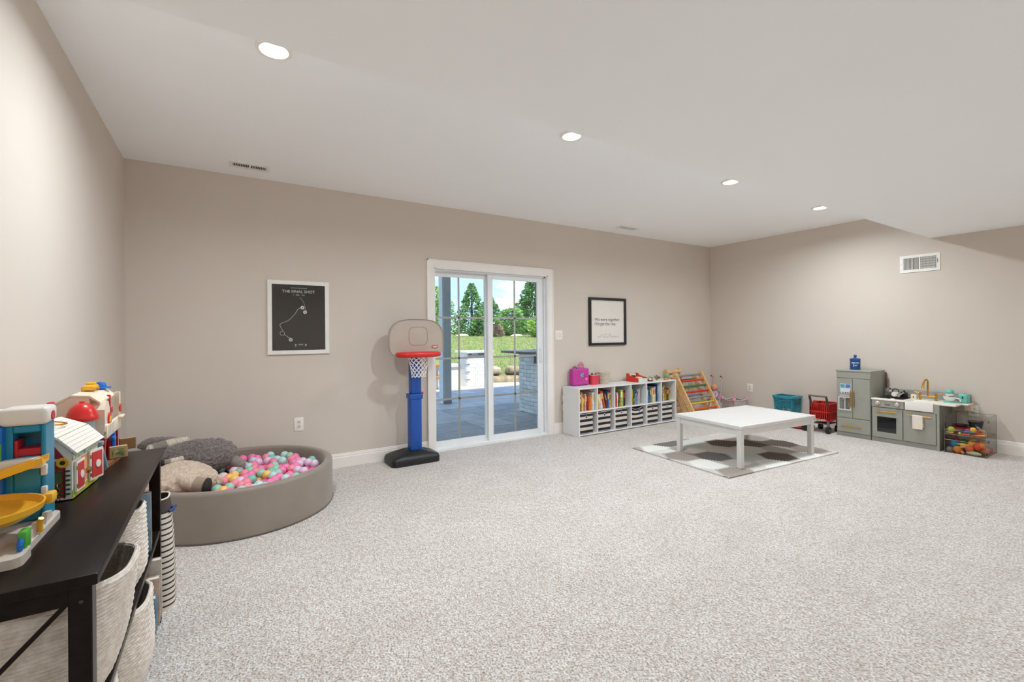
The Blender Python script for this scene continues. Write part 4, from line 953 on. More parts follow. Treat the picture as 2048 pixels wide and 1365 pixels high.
for y_ in (B0+.012, B1-.012):
    MB().tube(curve([(A0+.01, y_, .33), (A0-.005, y_, .40), (A0-.03, y_, .455), (A0-.04, y_, .475)], 4), [.014]*9+[.011]*4, 8).build('handle_arm', mat('dark_grip', '3c3936', .55), t)
    MB().rbox(A0-.002, A0+.03, y_-.014, y_+.014, .055, .16, .008).build('front_strut', GP, t)
    MB().rbox(A1-.04, A1-.01, y_-.012, y_+.012, .055, .16, .008).build('rear_strut', GP, t)
    for x, r in ((A0+.012, .045), (A1-.025, .04)):
        w_ = MB().cyl((x, y_-.016, r), (x, y_+.016, r), r, n=24).build('wheel', mat('wheel_black', '151515', .6), t); MB().cyl((x, y_-.0175, r), (x, y_+.0175, r), r*.45, n=16).build('hub', GP, w_)
MB().cyl((A0-.04, B0+.004, .475), (A0-.04, B1-.004, .475), .011, n=12).build('handle_bar', GP, t)
MB().rbox(A0+.01, A1-.02, B0+.02, B1-.02, .11, .122, .004).build('lower_rack', GP, t)
t = thing('toy_bottle', 'small red capped toy bottle in the red cart', 'toy bottle', (7.19, -1.815, .168))
MB().lathe([(.022, .0), (.025, .01), (.025, .20), (.02, .215)], 18, (7.19, -1.815, .168)).build('bottle', plastic('e3d8cc'), t)
MB().lathe([(.0255, .09), (.0256, .16)], 18, (7.19, -1.815, .168), cap=False).build('bottle_label', plastic('c9483d'), t)
MB().lathe([(.024, .21), (.027, .215), (.027, .238), (0, .24)], 18, (7.19, -1.815, .168)).build('bottle_cap', plastic('c43a33'), t)
for i, (x, y_, c, nm) in enumerate(((7.25, -1.87, '9a2e22', 'dark red'), (7.31, -1.93, '7f3b1f', 'brown'), (7.33, -1.84, 'b5541f', 'orange'), (7.22, -1.94, 'a62b20', 'red'))):
    o = MB().rbox(x-.03, x+.03, y_-.028, y_+.028, .167, .29, .01).build('grocery_box', plastic(c)); tag(o, nm+' toy grocery box in the red shopping cart', 'toy food', 'boxes in the cart')
t = thing('toy_wagon', 'low red toy wagon with black wheels on the carpet behind table', 'toy wagon', (7.2, -1.62, 0))
MB().prism([(-1.50, .012), (-1.74, .03), (-1.74, .085), (-1.60, .05)], 7.14, 7.27, 'x').build('body', plastic('d8261f'), t, smooth=False)
for x in (7.125, 7.285): MB().cyl((x-.012, -1.715, .04), (x+.012, -1.715, .04), .04, n=20).build('wheel', MC['wheel_black'], t)
MB().cyl((7.13, -1.715, .04), (7.28, -1.715, .04), .008, n=8).build('axle', METAL, t)
MB().cyl((7.15, -1.53, .0125), (7.26, -1.53, .0125), .0125, n=12).build('front_roller', plastic('a51d1a'), t)
# ------------------------------------------------------------------ play kitchen (front plane x = KX, against the right wall)
KX = 7.185; KB = 7.60
SAGE = mat('sage_grey_paint', '9b9b91', .5, var=.025, vscale=5); SAGED = mat('sage_grey_edge', '8f8f86', .5)
t = thing('play_fridge', 'sage grey toy refrigerator with brass handles', 'toy refrigerator', (7.39, -2.235, 0))
f0, f1, FH = -2.415, -2.058, .822
MB().box(KX+.012, KB, f0, f1, .0, FH-.012).build('cabinet', SAGE, t, smooth=False)
MB().rbox(KX-.006, KB, f0-.005, f1+.005, FH-.014, FH, .002, 1).build('top_panel', SAGE, t, smooth=False)
MB().rbox(KX, KX+.013, f0, f1, .725, FH-.014, .0015, 1).build('header_panel', SAGE, t, smooth=False)
fm = -2.232
dl = MB().rbox(KX, KX+.013, fm+.003, f1-.006, .235, .72, .002, 1).build('door', SAGE, t, smooth=False)
dr = MB().rbox(KX, KX+.013, f0+.006, fm-.003, .235, .72, .002, 1).build('door', SAGE, t, smooth=False)
dw = MB().rbox(KX, KX+.013, f0+.006, f1-.006, .055, .228, .002, 1).build('drawer', SAGE, t, smooth=False)
MB().box(KX+.004, KX+.013, f0, f1, 0, .05).build('plinth', SAGED, t, smooth=False)
def handle(parent, a, b, out=.024):
    a, b = Vector(a), Vector(b); d = (b-a).normalized(); m = MB(); m.cyl(a, b, .0058, n=10)
    for s in (.15, .85): p = a.lerp(b, s); m.cyl(p, p+Vector((out, 0, 0)), .004, n=8)
    m.build('handle', BRASS, parent)
handle(dl, (KX-.022, fm+.016, .37), (KX-.022, fm+.016, .575)); handle(dr, (KX-.022, fm-.016, .37), (KX-.022, fm-.016, .575)); handle(dw, (KX-.022, -2.325, .13), (KX-.022, -2.115, .13))
sc = MB().box(KX-.0025, KX, -2.21, -2.10, .53, .652).build('display_decal', mat('display_white', 'dfe3e6', .4), dl, smooth=False)
for a in ((-2.152, -2.104, .602, .648, '6fb3c9'), (-2.207, -2.158, .602, .648, '5b8fd0'), (-2.207, -2.104, .534, .549, '3d5a86')):
    MB().box(KX-.0032, KX-.0025, a[0], a[1], a[2], a[3]).build('display_tile', mat('tile_'+a[4], a[4], .4, var=.3, vscale=60), dl, smooth=False)
for k in range(4): MB().box(KX-.004, KX-.0032, -2.203+.026*k, -2.189+.026*k, .537, .546).build('display_icon', WPLAST, dl, smooth=False)
MB().box(KX-.003, KX, -2.215, -2.095, .495, .515).build('dispenser_label', mat('disp_label', 'b9b4ae', .5), dl, smooth=False)
DP = plastic('d6d5d0')
fr = MB()
for a in ((-2.218, -2.207, .325, .49), (-2.093, -2.082, .325, .49), (-2.207, -2.093, .48, .49), (-2.207, -2.093, .325, .338)): fr.box(KX-.010, KX, *a)
fr.build('dispenser_frame', DP, dl, smooth=False)
MB().box(KX-.0015, KX-.0005, -2.207, -2.093, .338, .48).build('dispenser_recess', mat('disp_recess', '8b8a84', .5, c2='5d5c58', vscale=9), dl, smooth=False)
MB().rbox(KX-.012, KX-.001, -2.165, -2.125, .455, .48, .004).build('dispenser_spout', METAL, dl)
MB().box(KX-.007, KX-.001, -2.156, -2.146, .34, .455).build('dispenser_lever', DP, dl, smooth=False)

t = thing('play_kitchen', 'sage grey toy kitchen counter with oven, farm sink and white worktop', 'toy kitchen', (7.39, -2.725, 0))
k0, k1, KH = -3.035, -2.421, .492
MB().box(KX+.013, KB, k0+.012, k1-.004, .05, KH).build('cabinet', SAGE, t, smooth=False)
MB().box(KX+.004, KB, k0, k0+.012, 0, KH).build('side_panel', SAGED, t, smooth=False)
MB().box(KX+.006, KX+.013, k0+.012, k1-.004, 0, .05).build('plinth', SAGED, t, smooth=False)
MB().box(KX, KX+.013, k0, k0+.022, 0, KH).build('corner_stile', SAGE, t, smooth=False)
WTOP = mat('white_worktop', 'efe8dd', .35, var=.02)
MB().rbox(KX-.006, KB, -2.74, k1, KH, KH+.017, .003, 1).build('worktop', WTOP, t, smooth=False)
# right part of the worktop around the sink, with an overhanging drop leaf
sy0, sy1 = -2.985, -2.742
MB().rbox(KX+.225, KB, -3.21, sy1+.001, KH, KH+.017, .003, 1).build('worktop', WTOP, t, smooth=False)
MB().rbox(KX+.02, KX+.225, -3.16, sy0, KH, KH+.017, .003, 1).build('worktop', WTOP, t, smooth=False)
pnl = MB().rbox(KX, KX+.013, -2.73, k1-.004, .412, KH, .002, 1).build('control_panel', SAGE, t, smooth=False)
for y_ in (-2.483, -2.668):
    kb = MB().lathe([(.024, 0), (.024, .008), (.019, .012), (.017, .024), (0, .026)], 20, M=basis((KX, y_, .456), (0, -1, 0), (0, 0, 1))).build('knob', mat('knob_silver', 'd9d3cd', .3, .4), pnl)
    for i in range(9):
        a = R(-20+220*i/8); MB().cyl((KX-.0008, y_-.031*cos(a), .456+.031*sin(a)), (KX, y_-.031*cos(a), .456+.031*sin(a)), .0028, n=6).build('dial_dot', mat('dot_red', '70302c', .6), pnl)
for k in range(5): MB().box(KX-.0012, KX, -2.606+.011*k, -2.599+.011*k, .438, .451).build('display_digit', BLACKP, pnl, smooth=False)
for k in range(4): MB().box(KX-.0012, KX, -2.606+.016*k, -2.603+.016*k, .463, .467).build('display_tick', BLACKP, pnl, smooth=False)
od = MB()
oy0, oy1 = -2.715, k1-.012
for a in ((oy0, oy1, .30, .402), (oy0, oy1, .055, .12), (oy0, -2.66, .12, .30), (-2.478, oy1, .12, .30)): od.box(KX, KX+.012, *a)
od = od.build('oven_door', SAGE, t, smooth=False)
MB().box(KX+.003, KX+.006, -2.66, -2.478, .12, .30).build('oven_window', mat('oven_glass', '14181d', .08, spec=.8), od, smooth=False)
handle(od, (KX-.022, -2.66, .36), (KX-.022, -2.462, .36))
sd_ = MB().rbox(KX, KX+.013, k0+.03, -2.727, .055, .40, .002, 1).build('sink_cabinet_door', SAGE, t, smooth=False)
handle(sd_, (KX-.022, -2.97, .355), (KX-.022, -2.768, .355))
MB().box(KX, KX+.013, k0+.022, sy0, .40, KH).build('side_filler', SAGE, t, smooth=False)
snk = MB(); CW = mat('sink_white', 'f3efe8', .3)
snk.rbox(KX-.012, KX+.004, sy0, sy1, .412, KH+.012, .004); snk.box(KX+.004, KX+.225, sy0, sy0+.01, KH-.004, KH+.012); snk.box(KX+.004, KX+.225, sy1-.01, sy1, KH-.004, KH+.012); snk.box(KX+.004, KX+.225, sy0+.01, sy1-.01, KH, KH+.003)
snk.build('farm_sink', CW, t)
MB().box(KB-.03, KB-.016, -3.20, k1-.004, KH+.017, .60).build('backsplash', mat('splash_tile', 'a2a69f', .5, c2='979a94', vscale=20), t, smooth=False)
fx = 7.45; FZ = KH+.017
fa = MB(); fa.tube(curve([(fx, -2.868, FZ+.045), (fx, -2.868, FZ+.19), (fx-.01, -2.868, FZ+.225), (fx-.045, -2.862, FZ+.238), (fx-.075, -2.855, FZ+.21), (fx-.085, -2.85, FZ+.17)], 6), .009, 10)
fa.cyl((fx-.08, -2.852, FZ+.19), (fx-.09, -2.848, FZ+.14), .009, .014, n=12); fa.cyl((fx, -2.80, FZ+.048), (fx, -2.94, FZ+.048), .007, n=10)
for y_ in (-2.80, -2.94): fa.cyl((fx, y_, FZ), (fx, y_, FZ+.085), .010, n=12); fa.cyl((fx, y_, FZ), (fx, y_, FZ+.006), .016, n=14); fa.cyl((fx, y_, FZ+.075), (fx, y_+(.05 if y_ > -2.9 else -.05), FZ+.088), .005, .008, n=8)
fa.build('faucet', BRASS, t)
ct = MB().box(7.26, 7.56, -2.70, -2.44, FZ, FZ+.004).build('cooktop', mat('cooktop_black', '1c1b1a', .4), t, smooth=False)
for x, y_ in ((7.34, -2.51), (7.34, -2.63), (7.48, -2.51), (7.48, -2.63)):
    g = MB(); g.tube([(x+.04*cos(a), y_+.04*sin(a), FZ+.008) for a in [2*pi*i/16 for i in range(16)]], .004, 6, closed=True)
    for a in (0, pi/2): g.tube([(x-.045*cos(a), y_-.045*sin(a), FZ+.008), (x+.045*cos(a), y_+.045*sin(a), FZ+.008)], .004, 6)
    g.build('burner_grate', mat('grate_black', '151515', .6), ct)
MB().box(KX+.03, KX+.035, -2.64, -2.60, FZ, FZ+.012).build('range_edge', WTOP, t, smooth=False)
MB().box(7.50, 7.60, -3.21, -3.16, .43, KH).build('leaf_bracket', mat('pale_wood', 'd6c4a4', .6), t, smooth=False)
# towel over the bar
t = thing('dish_towel', 'small cream dish towel hanging on the brass sink bar', 'towel', (KX-.03, -2.858, .2))
TW = mat('towel_cotton', 'ece3d6', .95, var=.05, vscale=60, bump=.3, bscale=200)
yA, yB = -2.902, -2.812; m = MB(); n = 10
def fold(y_): return .004*sin((y_-yA)/(yB-yA)*9)
front = [[(KX-.031+fold(yA+(yB-yA)*i/n)*(1-k/6), yA+(yB-yA)*i/n, .212+.148*k/6) for i in range(n+1)] for k in range(7)]
top = [[(KX-.022-.0085*cos(a), yA+(yB-yA)*i/n, .357+.0085*sin(a)) for i in range(n+1)] for a in (.5, 1.2, 1.57, 2.0, 2.6)]
backr = [[(KX-.0125-fold(yA-.006+(yB-yA)*i/n)*.4*(k/6), yA-.006*(k/6)+(yB-yA)*i/n, .36-.13*k/6) for i in range(n+1)] for k in range(7)]
m.loft(front+top+backr, closed=False, cap=False); m.build('cloth', TW, t)
# things on the kitchen
t = thing('cookie_jar', 'blue ceramic cookie jar with lid on the toy refrigerator', 'jar', (7.36, -2.195, FH))
JB = mat('jar_blue', '1a5fa8', .3, c2='154f90', vscale=20)
MB().lathe([(.050, 0), (.054, .006), (.054, .118), (.057, .122), (.057, .128), (.05, .13)], 28, (7.36, -2.195, FH)).build('jar_body', JB, t, ang=.7)
MB().lathe([(.055, .13), (.055, .138), (.03, .146), (.012, .15), (.010, .156), (.018, .166), (.019, .176), (.012, .186), (0, .188)], 24, (7.36, -2.195, FH)).build('lid', JB, t, ang=.7)
d_ = Vector((.66-7.36, -4.74+2.195, 0)).normalized(); rt_ = Vector((0, 0, 1)).cross(d_)*1
def jtext(s, size, z, w):
    for i, ch in enumerate(s):
        a = (i-(len(s)-1)/2)*w; dv = Vector((d_.x*cos(a)-d_.y*sin(a), d_.x*sin(a)+d_.y*cos(a), 0)); xd = Vector((0, 0, 1)).cross(dv)
        text('lettering', ch, size, INK, t, basis(Vector((7.36, -2.195, FH+z))+dv*.0545, xd, (0, 0, 1)))
jtext('COOKIES', .024, .085, .20); jtext('Jar', .036, .058, .30)
def pot(name, x, y_, r, h, lab, c=None):
    t = thing(name, lab, 'toy pot', (x, y_, FZ+.012)); m_ = c or mat('pot_steel', 'cfc8c2', .25, .8)
    MB().lathe([(r*.9, 0), (r, .006), (r, h), (r*1.04, h+.003), (r, h+.005)], 22, (x, y_, FZ+.012)).build('pot_body', m_, t)
    MB().lathe([(r*.99, h+.005), (r*.9, h+.016), (r*.4, h+.026), (0, h+.028)], 22, (x, y_, FZ+.012), cap=False).build('lid', m_, t)
    MB().sph((x, y_, FZ+.012+h+.033), .009, 10, 8).build('lid_knob', BLACKP, t)
    for s in (-1, 1): MB().tube([(x, y_+s*r, FZ+.012+h*.75), (x, y_+s*(r+.02), FZ+.012+h*.8), (x+.012, y_+s*(r+.02), FZ+.012+h*.8)], .004, 6).build('pot_handle', BLACKP, t)
pot('toy_pot', 7.48, -2.51, .028, .05, 'small silver toy pot at the rear of the cooktop')
t = thing('toy_kettle', 'round silver toy kettle with dial face on the cooktop', 'toy kettle', (7.36, -2.60, FZ+.012))
MB().lathe([(.03, 0), (.042, .012), (.045, .035), (.036, .062), (.02, .072), (0, .074)], 24, (7.36, -2.60, FZ+.012)).build('kettle_body', MC['pot_steel'], t)
MB().tube(curve([(7.36, -2.57, FZ+.07), (7.36, -2.575, FZ+.10), (7.36, -2.60, FZ+.11), (7.36, -2.625, FZ+.10), (7.36, -2.63, FZ+.07)], 4), .005, 8).build('kettle_handle', BLACKP, t)
MB().tube([(7.36, -2.64, FZ+.04), (7.36, -2.675, FZ+.075)], [.010, .006], 10).build('spout', MC['pot_steel'], t)
q = MB().cyl((7.318, -2.60, FZ+.05), (7.312, -2.60, FZ+.05), .026, n=22).build('dial_face', plastic('efe9e1'), t)
for i in range(10): a = 2*pi*i/10; MB().cyl((7.312, -2.60+.02*cos(a), FZ+.05+.02*sin(a)), (7.3112, -2.60+.02*cos(a), FZ+.05+.02*sin(a)), .002, n=6).build('dial_mark', BLACKP, q)
pot('toy_pan', 7.48, -2.645, .036, .035, 'black toy saucepan with steel lid on the cooktop', mat('pan_black', '26241f', .4))
t = thing('salt_cellar', 'small cream cube shaker on the worktop beside the faucet', 'toy shaker', (7.44, -2.745, FZ))
MB().rbox(7.415, 7.46, -2.775, -2.722, FZ, FZ+.055, .004).build('cube_body', plastic('e6dcc4'), t)
MB().box(7.413, 7.415, -2.752, -2.745, FZ+.018, FZ+.036).build('numeral', BLACKP, t, smooth=False)
MB().lathe([(.014, .055), (.014, .06), (0, .061)], 14, (7.437, -2.748, FZ)).build('lid', plastic('d7ccb2'), t)
# mixer and toaster
MINT = plastic('6fbfb3', .35)
t = thing('toy_mixer', 'mint green toy stand mixer with white bowl on the worktop', 'toy mixer', (7.43, -3.06, FZ))
mx_, my = 7.42, -3.06
MB().lathe([(.05, 0), (.052, .006), (.046, .014), (0, .014)], 26, (mx_, my, FZ)).build('base', MINT, t)
MB().rbox(mx_+.035, mx_+.062, my-.02, my+.02, FZ+.004, FZ+.115, .008).build('column', MINT, t)
MB().lathe([(.022, .014), (.034, .022), (.05, .05), (.055, .066), (.052, .066), (.045, .05), (.02, .024)], 26, (mx_, my, FZ)).build('bowl', plastic('f1ece6'), t)
MB().sph((mx_+.004, my, FZ+.118), (.052, .036, .032), 20, 12).build('head', MINT, t)
MB().lathe([(.03, .075), (.036, .088), (.036, .10), (0, .10)], 22, (mx_, my, FZ)).build('head_collar', plastic('e9e4de'), t)
MB().tube(curve([(mx_-.01, my-.053, FZ+.055), (mx_-.01, my-.085, FZ+.045), (mx_-.01, my-.088, FZ+.018)], 5), .006, 8).build('bowl_handle', plastic('f1ece6'), t)
t = thing('toy_toaster', 'mint green toy toaster behind the mixer on the worktop', 'toy toaster', (7.51, -3.15, FZ))
MB().rbox(7.46, 7.56, -3.195, -3.115, FZ, FZ+.10, .018, 3).build('toaster_body', MINT, t)
MB().box(7.47, 7.55, -3.168, -3.160, FZ+.1, FZ+.1008).build('bread_slot', DARKIN, t, smooth=False)
MB().rbox(7.452, 7.462, -3.16, -3.15, FZ+.05, FZ+.075, .003).build('lever', BLACKP, t)
# hanging bag strap behind fridge
t = thing('wooden_paddle', 'dark wooden toy paddle leaning between the fridge and wall', 'toy utensil', (7.585, -2.435, FZ+.02))
MB().prism([(-2.428, FZ), (-2.452, FZ), (-2.449, FZ+.26), (-2.438, FZ+.29), (-2.428, FZ+.29)], 7.572, 7.583, 'x').build('blade', mat('dark_wood', '5a473b', .6), t, smooth=False)

# ------------------------------------------------------------------ clear acrylic food bins
AC = glass('acrylic_clear', (.965, .965, .96), .045); AE = mat('acrylic_edge', '6d675f', .3, spec=.7)
b0, b1, bX0, bX1 = -3.385, -3.072, 7.19, 7.585
def acrylic(z0, h, lab, front):
    t = thing('acrylic_bin', lab, 'storage bin', (7.39, -3.228, z0)); th = .004
    MB().box(bX0, bX1, b0, b1, z0, z0+th).build('bottom', AC, t, smooth=False)
    MB().box(bX0, bX1, b0, b0+th, z0+th, z0+h).build('side_wall', AC, t, smooth=False); MB().box(bX0, bX1, b1-th, b1, z0+th, z0+h).build('side_wall', AC, t, smooth=False)
    MB().box(bX1-th, bX1, b0+th, b1-th, z0+th, z0+h).build('back_wall', AC, t, smooth=False); MB().box(bX0, bX0+th, b0+th, b1-th, z0+th, z0+front).build('front_wall', AC, t, smooth=False)
    e = MB(); r = .0022
    for a, b in (((bX0, b0), (bX1, b0)), ((bX0, b1), (bX1, b1)), ((bX0, b0), (bX0, b1)), ((bX1, b0), (bX1, b1))):
        e.cyl((*a, z0+.002), (*b, z0+.002), r, n=6)
        if a[0] != b[0]: e.cyl((*a, z0+h), (*b, z0+h), r, n=6)
    e.cyl((bX0, b0, z0+front), (bX0, b1, z0+front), r, n=6); e.cyl((bX1, b0, z0+h), (bX1, b1, z0+h), r, n=6)
    for x, y_ in ((bX0, b0), (bX0, b1), (bX1, b0), (bX1, b1)): e.cyl((x, y_, z0), (x, y_, z0+h), r, n=6)
    e.build('edge_bead', AE, t)
    for y_ in (b0-.0015, b1+.0015):
        MB().tube([(7.30+.022*cos(a), y_, z0+h-.045+.012*sin(a)) for a in [2*pi*i/16 for i in range(16)]], .003, 5, closed=True).build('finger_hole', AE, t)
acrylic(.0, .196, 'lower clear acrylic bin filled with orange and yellow toy food', .14)
acrylic(.20, .20, 'upper clear acrylic bin holding toy dishes and a black bowl', .05)
FG = 'toy food in the acrylic bins'
def food(shape, x, y_, z, c, lab, s=.035, ang=0, cat='toy food', c2=None):
    M = Matrix.Translation((x, y_, z)) @ Matrix.Rotation(ang, 4, 'Z'); nm, m = {'ball': ('toy_fruit', None), 'loaf': ('toy_bread', None), 'corn': ('toy_corn', None), 'carrot': ('toy_carrot', None), 'disc': ('toy_plate', None), 'leaf': ('toy_lettuce', None)}[shape]
    m = MB()
    if shape == 'ball':
        m.lathe([(0, s*.08), (s*.5, 0), (s*.92, s*.45), (s, s*1.0), (s*.85, s*1.6), (s*.4, s*1.9), (s*.1, s*1.82)], 16, M=M)
        o = m.build(nm, plastic(c, .45)); tag(o, lab, cat, FG); MB().cyl(M @ Vector((0, 0, s*1.8)), M @ Vector((.004, 0, s*2.05)), .003, n=6).build('stem', plastic('4b6a34'), o); return
    if shape == 'loaf': m.tube([(-s*1.5, 0, s*.45), (-s*1.2, 0, s*.5), (0, 0, s*.55), (s*1.2, 0, s*.5), (s*1.5, 0, s*.45)], [s*.15, s*.42, s*.5, s*.42, s*.15], 12, M=M)
    if shape == 'corn': m.tube([(-s*1.8, 0, s*.5), (-s*1.4, 0, s*.5), (0, 0, s*.5), (s*1.2, 0, s*.5), (s*1.8, 0, s*.5)], [s*.2, s*.5, s*.48, s*.36, s*.08], 12, M=M)
    if shape == 'carrot': m.tube([(-s*2, 0, s*.5), (-s*1.9, 0, s*.5), (s*1.2, 0, s*.3), (s*2.0, 0, s*.2)], [s*.2, s*.5, s*.25, s*.05], 12, M=M)
    if shape == 'disc': m.lathe([(0, .004), (s*.6, .002), (s, .014), (s*1.02, .017), (s*.6, .007), (0, .009)], 22, M=M)
    if shape == 'leaf': m.sph((0, 0, s*.5), (s*1.5, s*.5, s*.5), 16, 10, M=M)
    o = m.build(nm, plastic(c, .45)); tag(o, lab, cat, FG)
    if shape == 'corn': MB().tube([(s*.8, 0, s*.5), (s*2.0, 0, s*.5)], [s*.45, s*.1], 10, M=M).build('husk', plastic('7fa04a', .6), o)
    if shape == 'carrot': MB().tube([(-s*2.6, 0, s*.6), (-s*1.9, 0, s*.5)], [s*.08, s*.2], 8, M=M).build('leaf_top', plastic('4f8a3c', .6), o)
Z1 = .005
food('ball', 7.235, -3.105, Z1, '8a8272', 'brown grey toy potato in the lower acrylic bin', .03)
food('ball', 7.30, -3.13, Z1+.045, '1f86b8', 'blue toy ball sitting in the lower acrylic bin', 0.039)
food('ball', 7.245, -3.165, Z1, 'ea8a2c', 'orange toy bun in the lower acrylic bin beside the potato', 0.037)
food('loaf', 7.235, -3.20, Z1, 'e9962f', 'orange toy croissant lying at the bottom of the lower bin', 0.030, .4)
food('corn', 7.26, -3.20, Z1+.075, 'e8bd3f', 'yellow toy corn cob on top in the lower bin', 0.030, 1.4)
food('loaf', 7.235, -3.225, Z1+.06, 'e3a564', 'tan toy bread roll on top in the lower bin', 0.030, -.9)
food('ball', 7.24, -3.255, Z1+.03, 'e8672a', 'orange red toy tomato in the lower acrylic bin', 0.033)
food('ball', 7.26, -3.31, Z1+.055, 'e8461f', 'bright red orange toy pepper in the lower bin', .03)
food('leaf', 7.225, -3.29, Z1, 'c3cc9f', 'pale green toy lettuce wedge at the front of lower bin', 0.041, 1.5)
food('carrot', 7.235, -3.355, Z1+.02, '2c4a2a', 'dark green toy cucumber at the side of the lower bin', 0.025, 1.1)
food('ball', 7.32, -3.345, Z1, 'e2722c', 'orange toy pumpkin at the back of the lower bin', 0.041)
food('ball', 7.33, -3.22, Z1, '6b4a8a', 'purple toy eggplant at the back of the lower bin', 0.041)
food('ball', 7.36, -3.14, Z1, '4a7a3d', 'green toy cabbage at the back of the lower bin', 0.039)
for i, (x, y_) in enumerate(((7.44, -3.12), (7.45, -3.2), (7.44, -3.28), (7.45, -3.35))): food('ball', x, y_, Z1, ['d8552a', 'e0a93a', '6b8a3a', 'b5402c'][i], ['red', 'amber', 'olive', 'brick red'][i]+' toy fruit against the back of the lower bin', .038)
Z2 = .205
food('ball', 7.235, -3.115, Z2+.012, 'a9bf3d', 'lime green toy apple in the upper acrylic bin', .03)
food('loaf', 7.22, -3.11, Z2, 'e6a13a', 'golden toy bread stick at the front of the upper bin', .02, 1.5)
food('disc', 7.33, -3.17, Z2+.05, 'd9343a', 'red toy plate stacked in the upper acrylic bin', .075)
food('disc', 7.335, -3.165, Z2+.034, 'e8e2d8', 'white toy plate under the red plate in upper bin', .075)
food('disc', 7.34, -3.17, Z2+.018, 'd2562c', 'orange toy plate in the upper acrylic bin', .075)
food('disc', 7.36, -3.165, Z2+.07, '2f3038', 'black toy plate topmost in the upper acrylic bin', .07)
food('corn', 7.225, -3.185, Z2+.004, 'd9d06a', 'pale yellow toy corn at the front of the upper bin', 0.021, .2)
food('carrot', 7.225, -3.225, Z2, 'e8642c', 'red orange toy carrot at the front of the upper bin', .02, 1.5)
food('loaf', 7.225, -3.265, Z2+.02, '2e5f6e', 'teal toy fish at the front of the upper bin', 0.025, 1.2)
food('ball', 7.235, -3.285, Z2+.04, 'e6b640', 'yellow toy lemon in the upper acrylic bin', 0.025)
food('carrot', 7.235, -3.325, Z2, 'e8912f', 'large orange toy carrot at the side of the upper bin', .03, 1.75)
t = thing('toy_bowl', 'black toy bowl standing high in the upper acrylic bin', 'toy bowl', (7.40, -3.27, Z2)); MB().lathe([(.03, .0), (.045, .05), (.058, .125), (.062, .13), (.058, .132), (.05, .12), (.03, .02)], 24, (7.40, -3.27, Z2+.0)).build('bowl_body', plastic('30322f', .5), t); MB().tube([(7.40+.061*cos(a), -3.27+.061*sin(a), Z2+.131) for a in [2*pi*i/24 for i in range(24)]], .003, 5, closed=True).build('rim', plastic('454743'), t)
t = thing('toy_knife', 'grey toy knife leaning in the upper acrylic bin', 'toy utensil', (7.30, -3.33, Z2+.06)); MB().prism([(-3.29, .29), (-3.36, .235), (-3.372, .235), (-3.305, .305)], 7.292, 7.30, 'x').build('blade', plastic('8f938f'), t, smooth=False); MB().prism([(-3.285, .31), (-3.30, .295), (-3.305, .305), (-3.29, .318)], 7.288, 7.304, 'x').build('knife_handle', plastic('3a5578'), t, smooth=False)

for i, (x, y_, z, c, nm) in enumerate(((7.30, -3.26, .075, 'e9a03a', 'golden'), (7.34, -3.30, .085, 'd9632c', 'rust orange'), (7.35, -3.19, .08, '3f7a3a', 'leaf green'), (7.38, -3.12, .085, 'b8322a', 'cherry red'), (7.40, -3.24, .085, 'e5c044', 'lemon yellow'), (7.27, -3.345, .085, 'e8842c', 'tangerine'))):
    food('ball', x, y_, z, c, nm+' toy fruit heaped in the lower acrylic bin', .032)
for i, (x, y_, z, c, nm) in enumerate(((7.30, -3.125, .207, 'c23a5a', 'raspberry pink'), (7.30, -3.30, .207, 'd24a2a', 'vermilion'), (7.28, -3.235, .207, '8a4a9a', 'violet'), (7.35, -3.33, .207, 'dd8a2c', 'amber orange'))):
    food('ball', x, y_, z, c, nm+' toy fruit lying in the upper acrylic bin', .03)
# ------------------------------------------------------------------ dark console table by the left wall
CX0, CX1, CY0, CY1, CT = .022, .425, -3.40, -2.06, .79
ESP = mat('espresso_wood', '221a16', .3, c2='181210', vscale=5, stretch=(8, 1, 8), spec=.14)
t = thing('console_table', 'espresso brown wooden console table with X sides and two shelves', 'console table', (.22, -2.73, 0))
MB().rbox(CX0, CX1, CY0, CY1, CT-.026, CT, .004, 2).build('tabletop', ESP, t)
lw = .04
for x in (CX0+.012, CX1-.012-lw):
    for y_ in (CY0+.012, CY1-.012-lw): MB().rbox(x, x+lw, y_, y_+lw, 0, CT-.026, .002, 1).build('leg', ESP, t, smooth=False)
for y_ in (CY0+.018, CY1-.018-.022):
    MB().box(CX0+.012+lw, CX1-.012-lw, y_, y_+.022, CT-.066, CT-.026).build('end_rail', ESP, t, smooth=False)
    MB().box(CX0+.012+lw, CX1-.012-lw, y_, y_+.022, .39, .42).build('end_rail', ESP, t, smooth=False)
    MB().box(CX0+.012+lw, CX1-.012-lw, y_, y_+.022, .07, .10).build('end_rail', ESP, t, smooth=False)
    for za, zb in ((.42, CT-.066), (.10, .39)):
        xa, xb = CX0+.012+lw, CX1-.012-lw; w_ = .013
        for s in (0, 1):
            p = [(xa, za), (xa+w_, za), (xb, zb), (xb-w_, zb)] if s == 0 else [(xb, za), (xb-w_, za), (xa, zb), (xa+w_, zb)][::-1]
            MB().prism(p, y_+.003+.007*s, y_+.010+.007*s, 'y').build('cross_brace', ESP, t, smooth=False)
for z in (.402, .082): MB().rbox(CX0+.01, CX1-.014, CY0+.018, CY1-.018, z, z+.022, .002, 1).build('shelf', ESP, t, smooth=False)
MB().cyl((CX1-.03, CY0+.0125, CT-.06), (CX1-.03, CY0+.0105, CT-.06), .004, n=10).build('screw_cap', mat('cap_dark', '3a302b', .4), t)
MZ, LZ = .424, .104
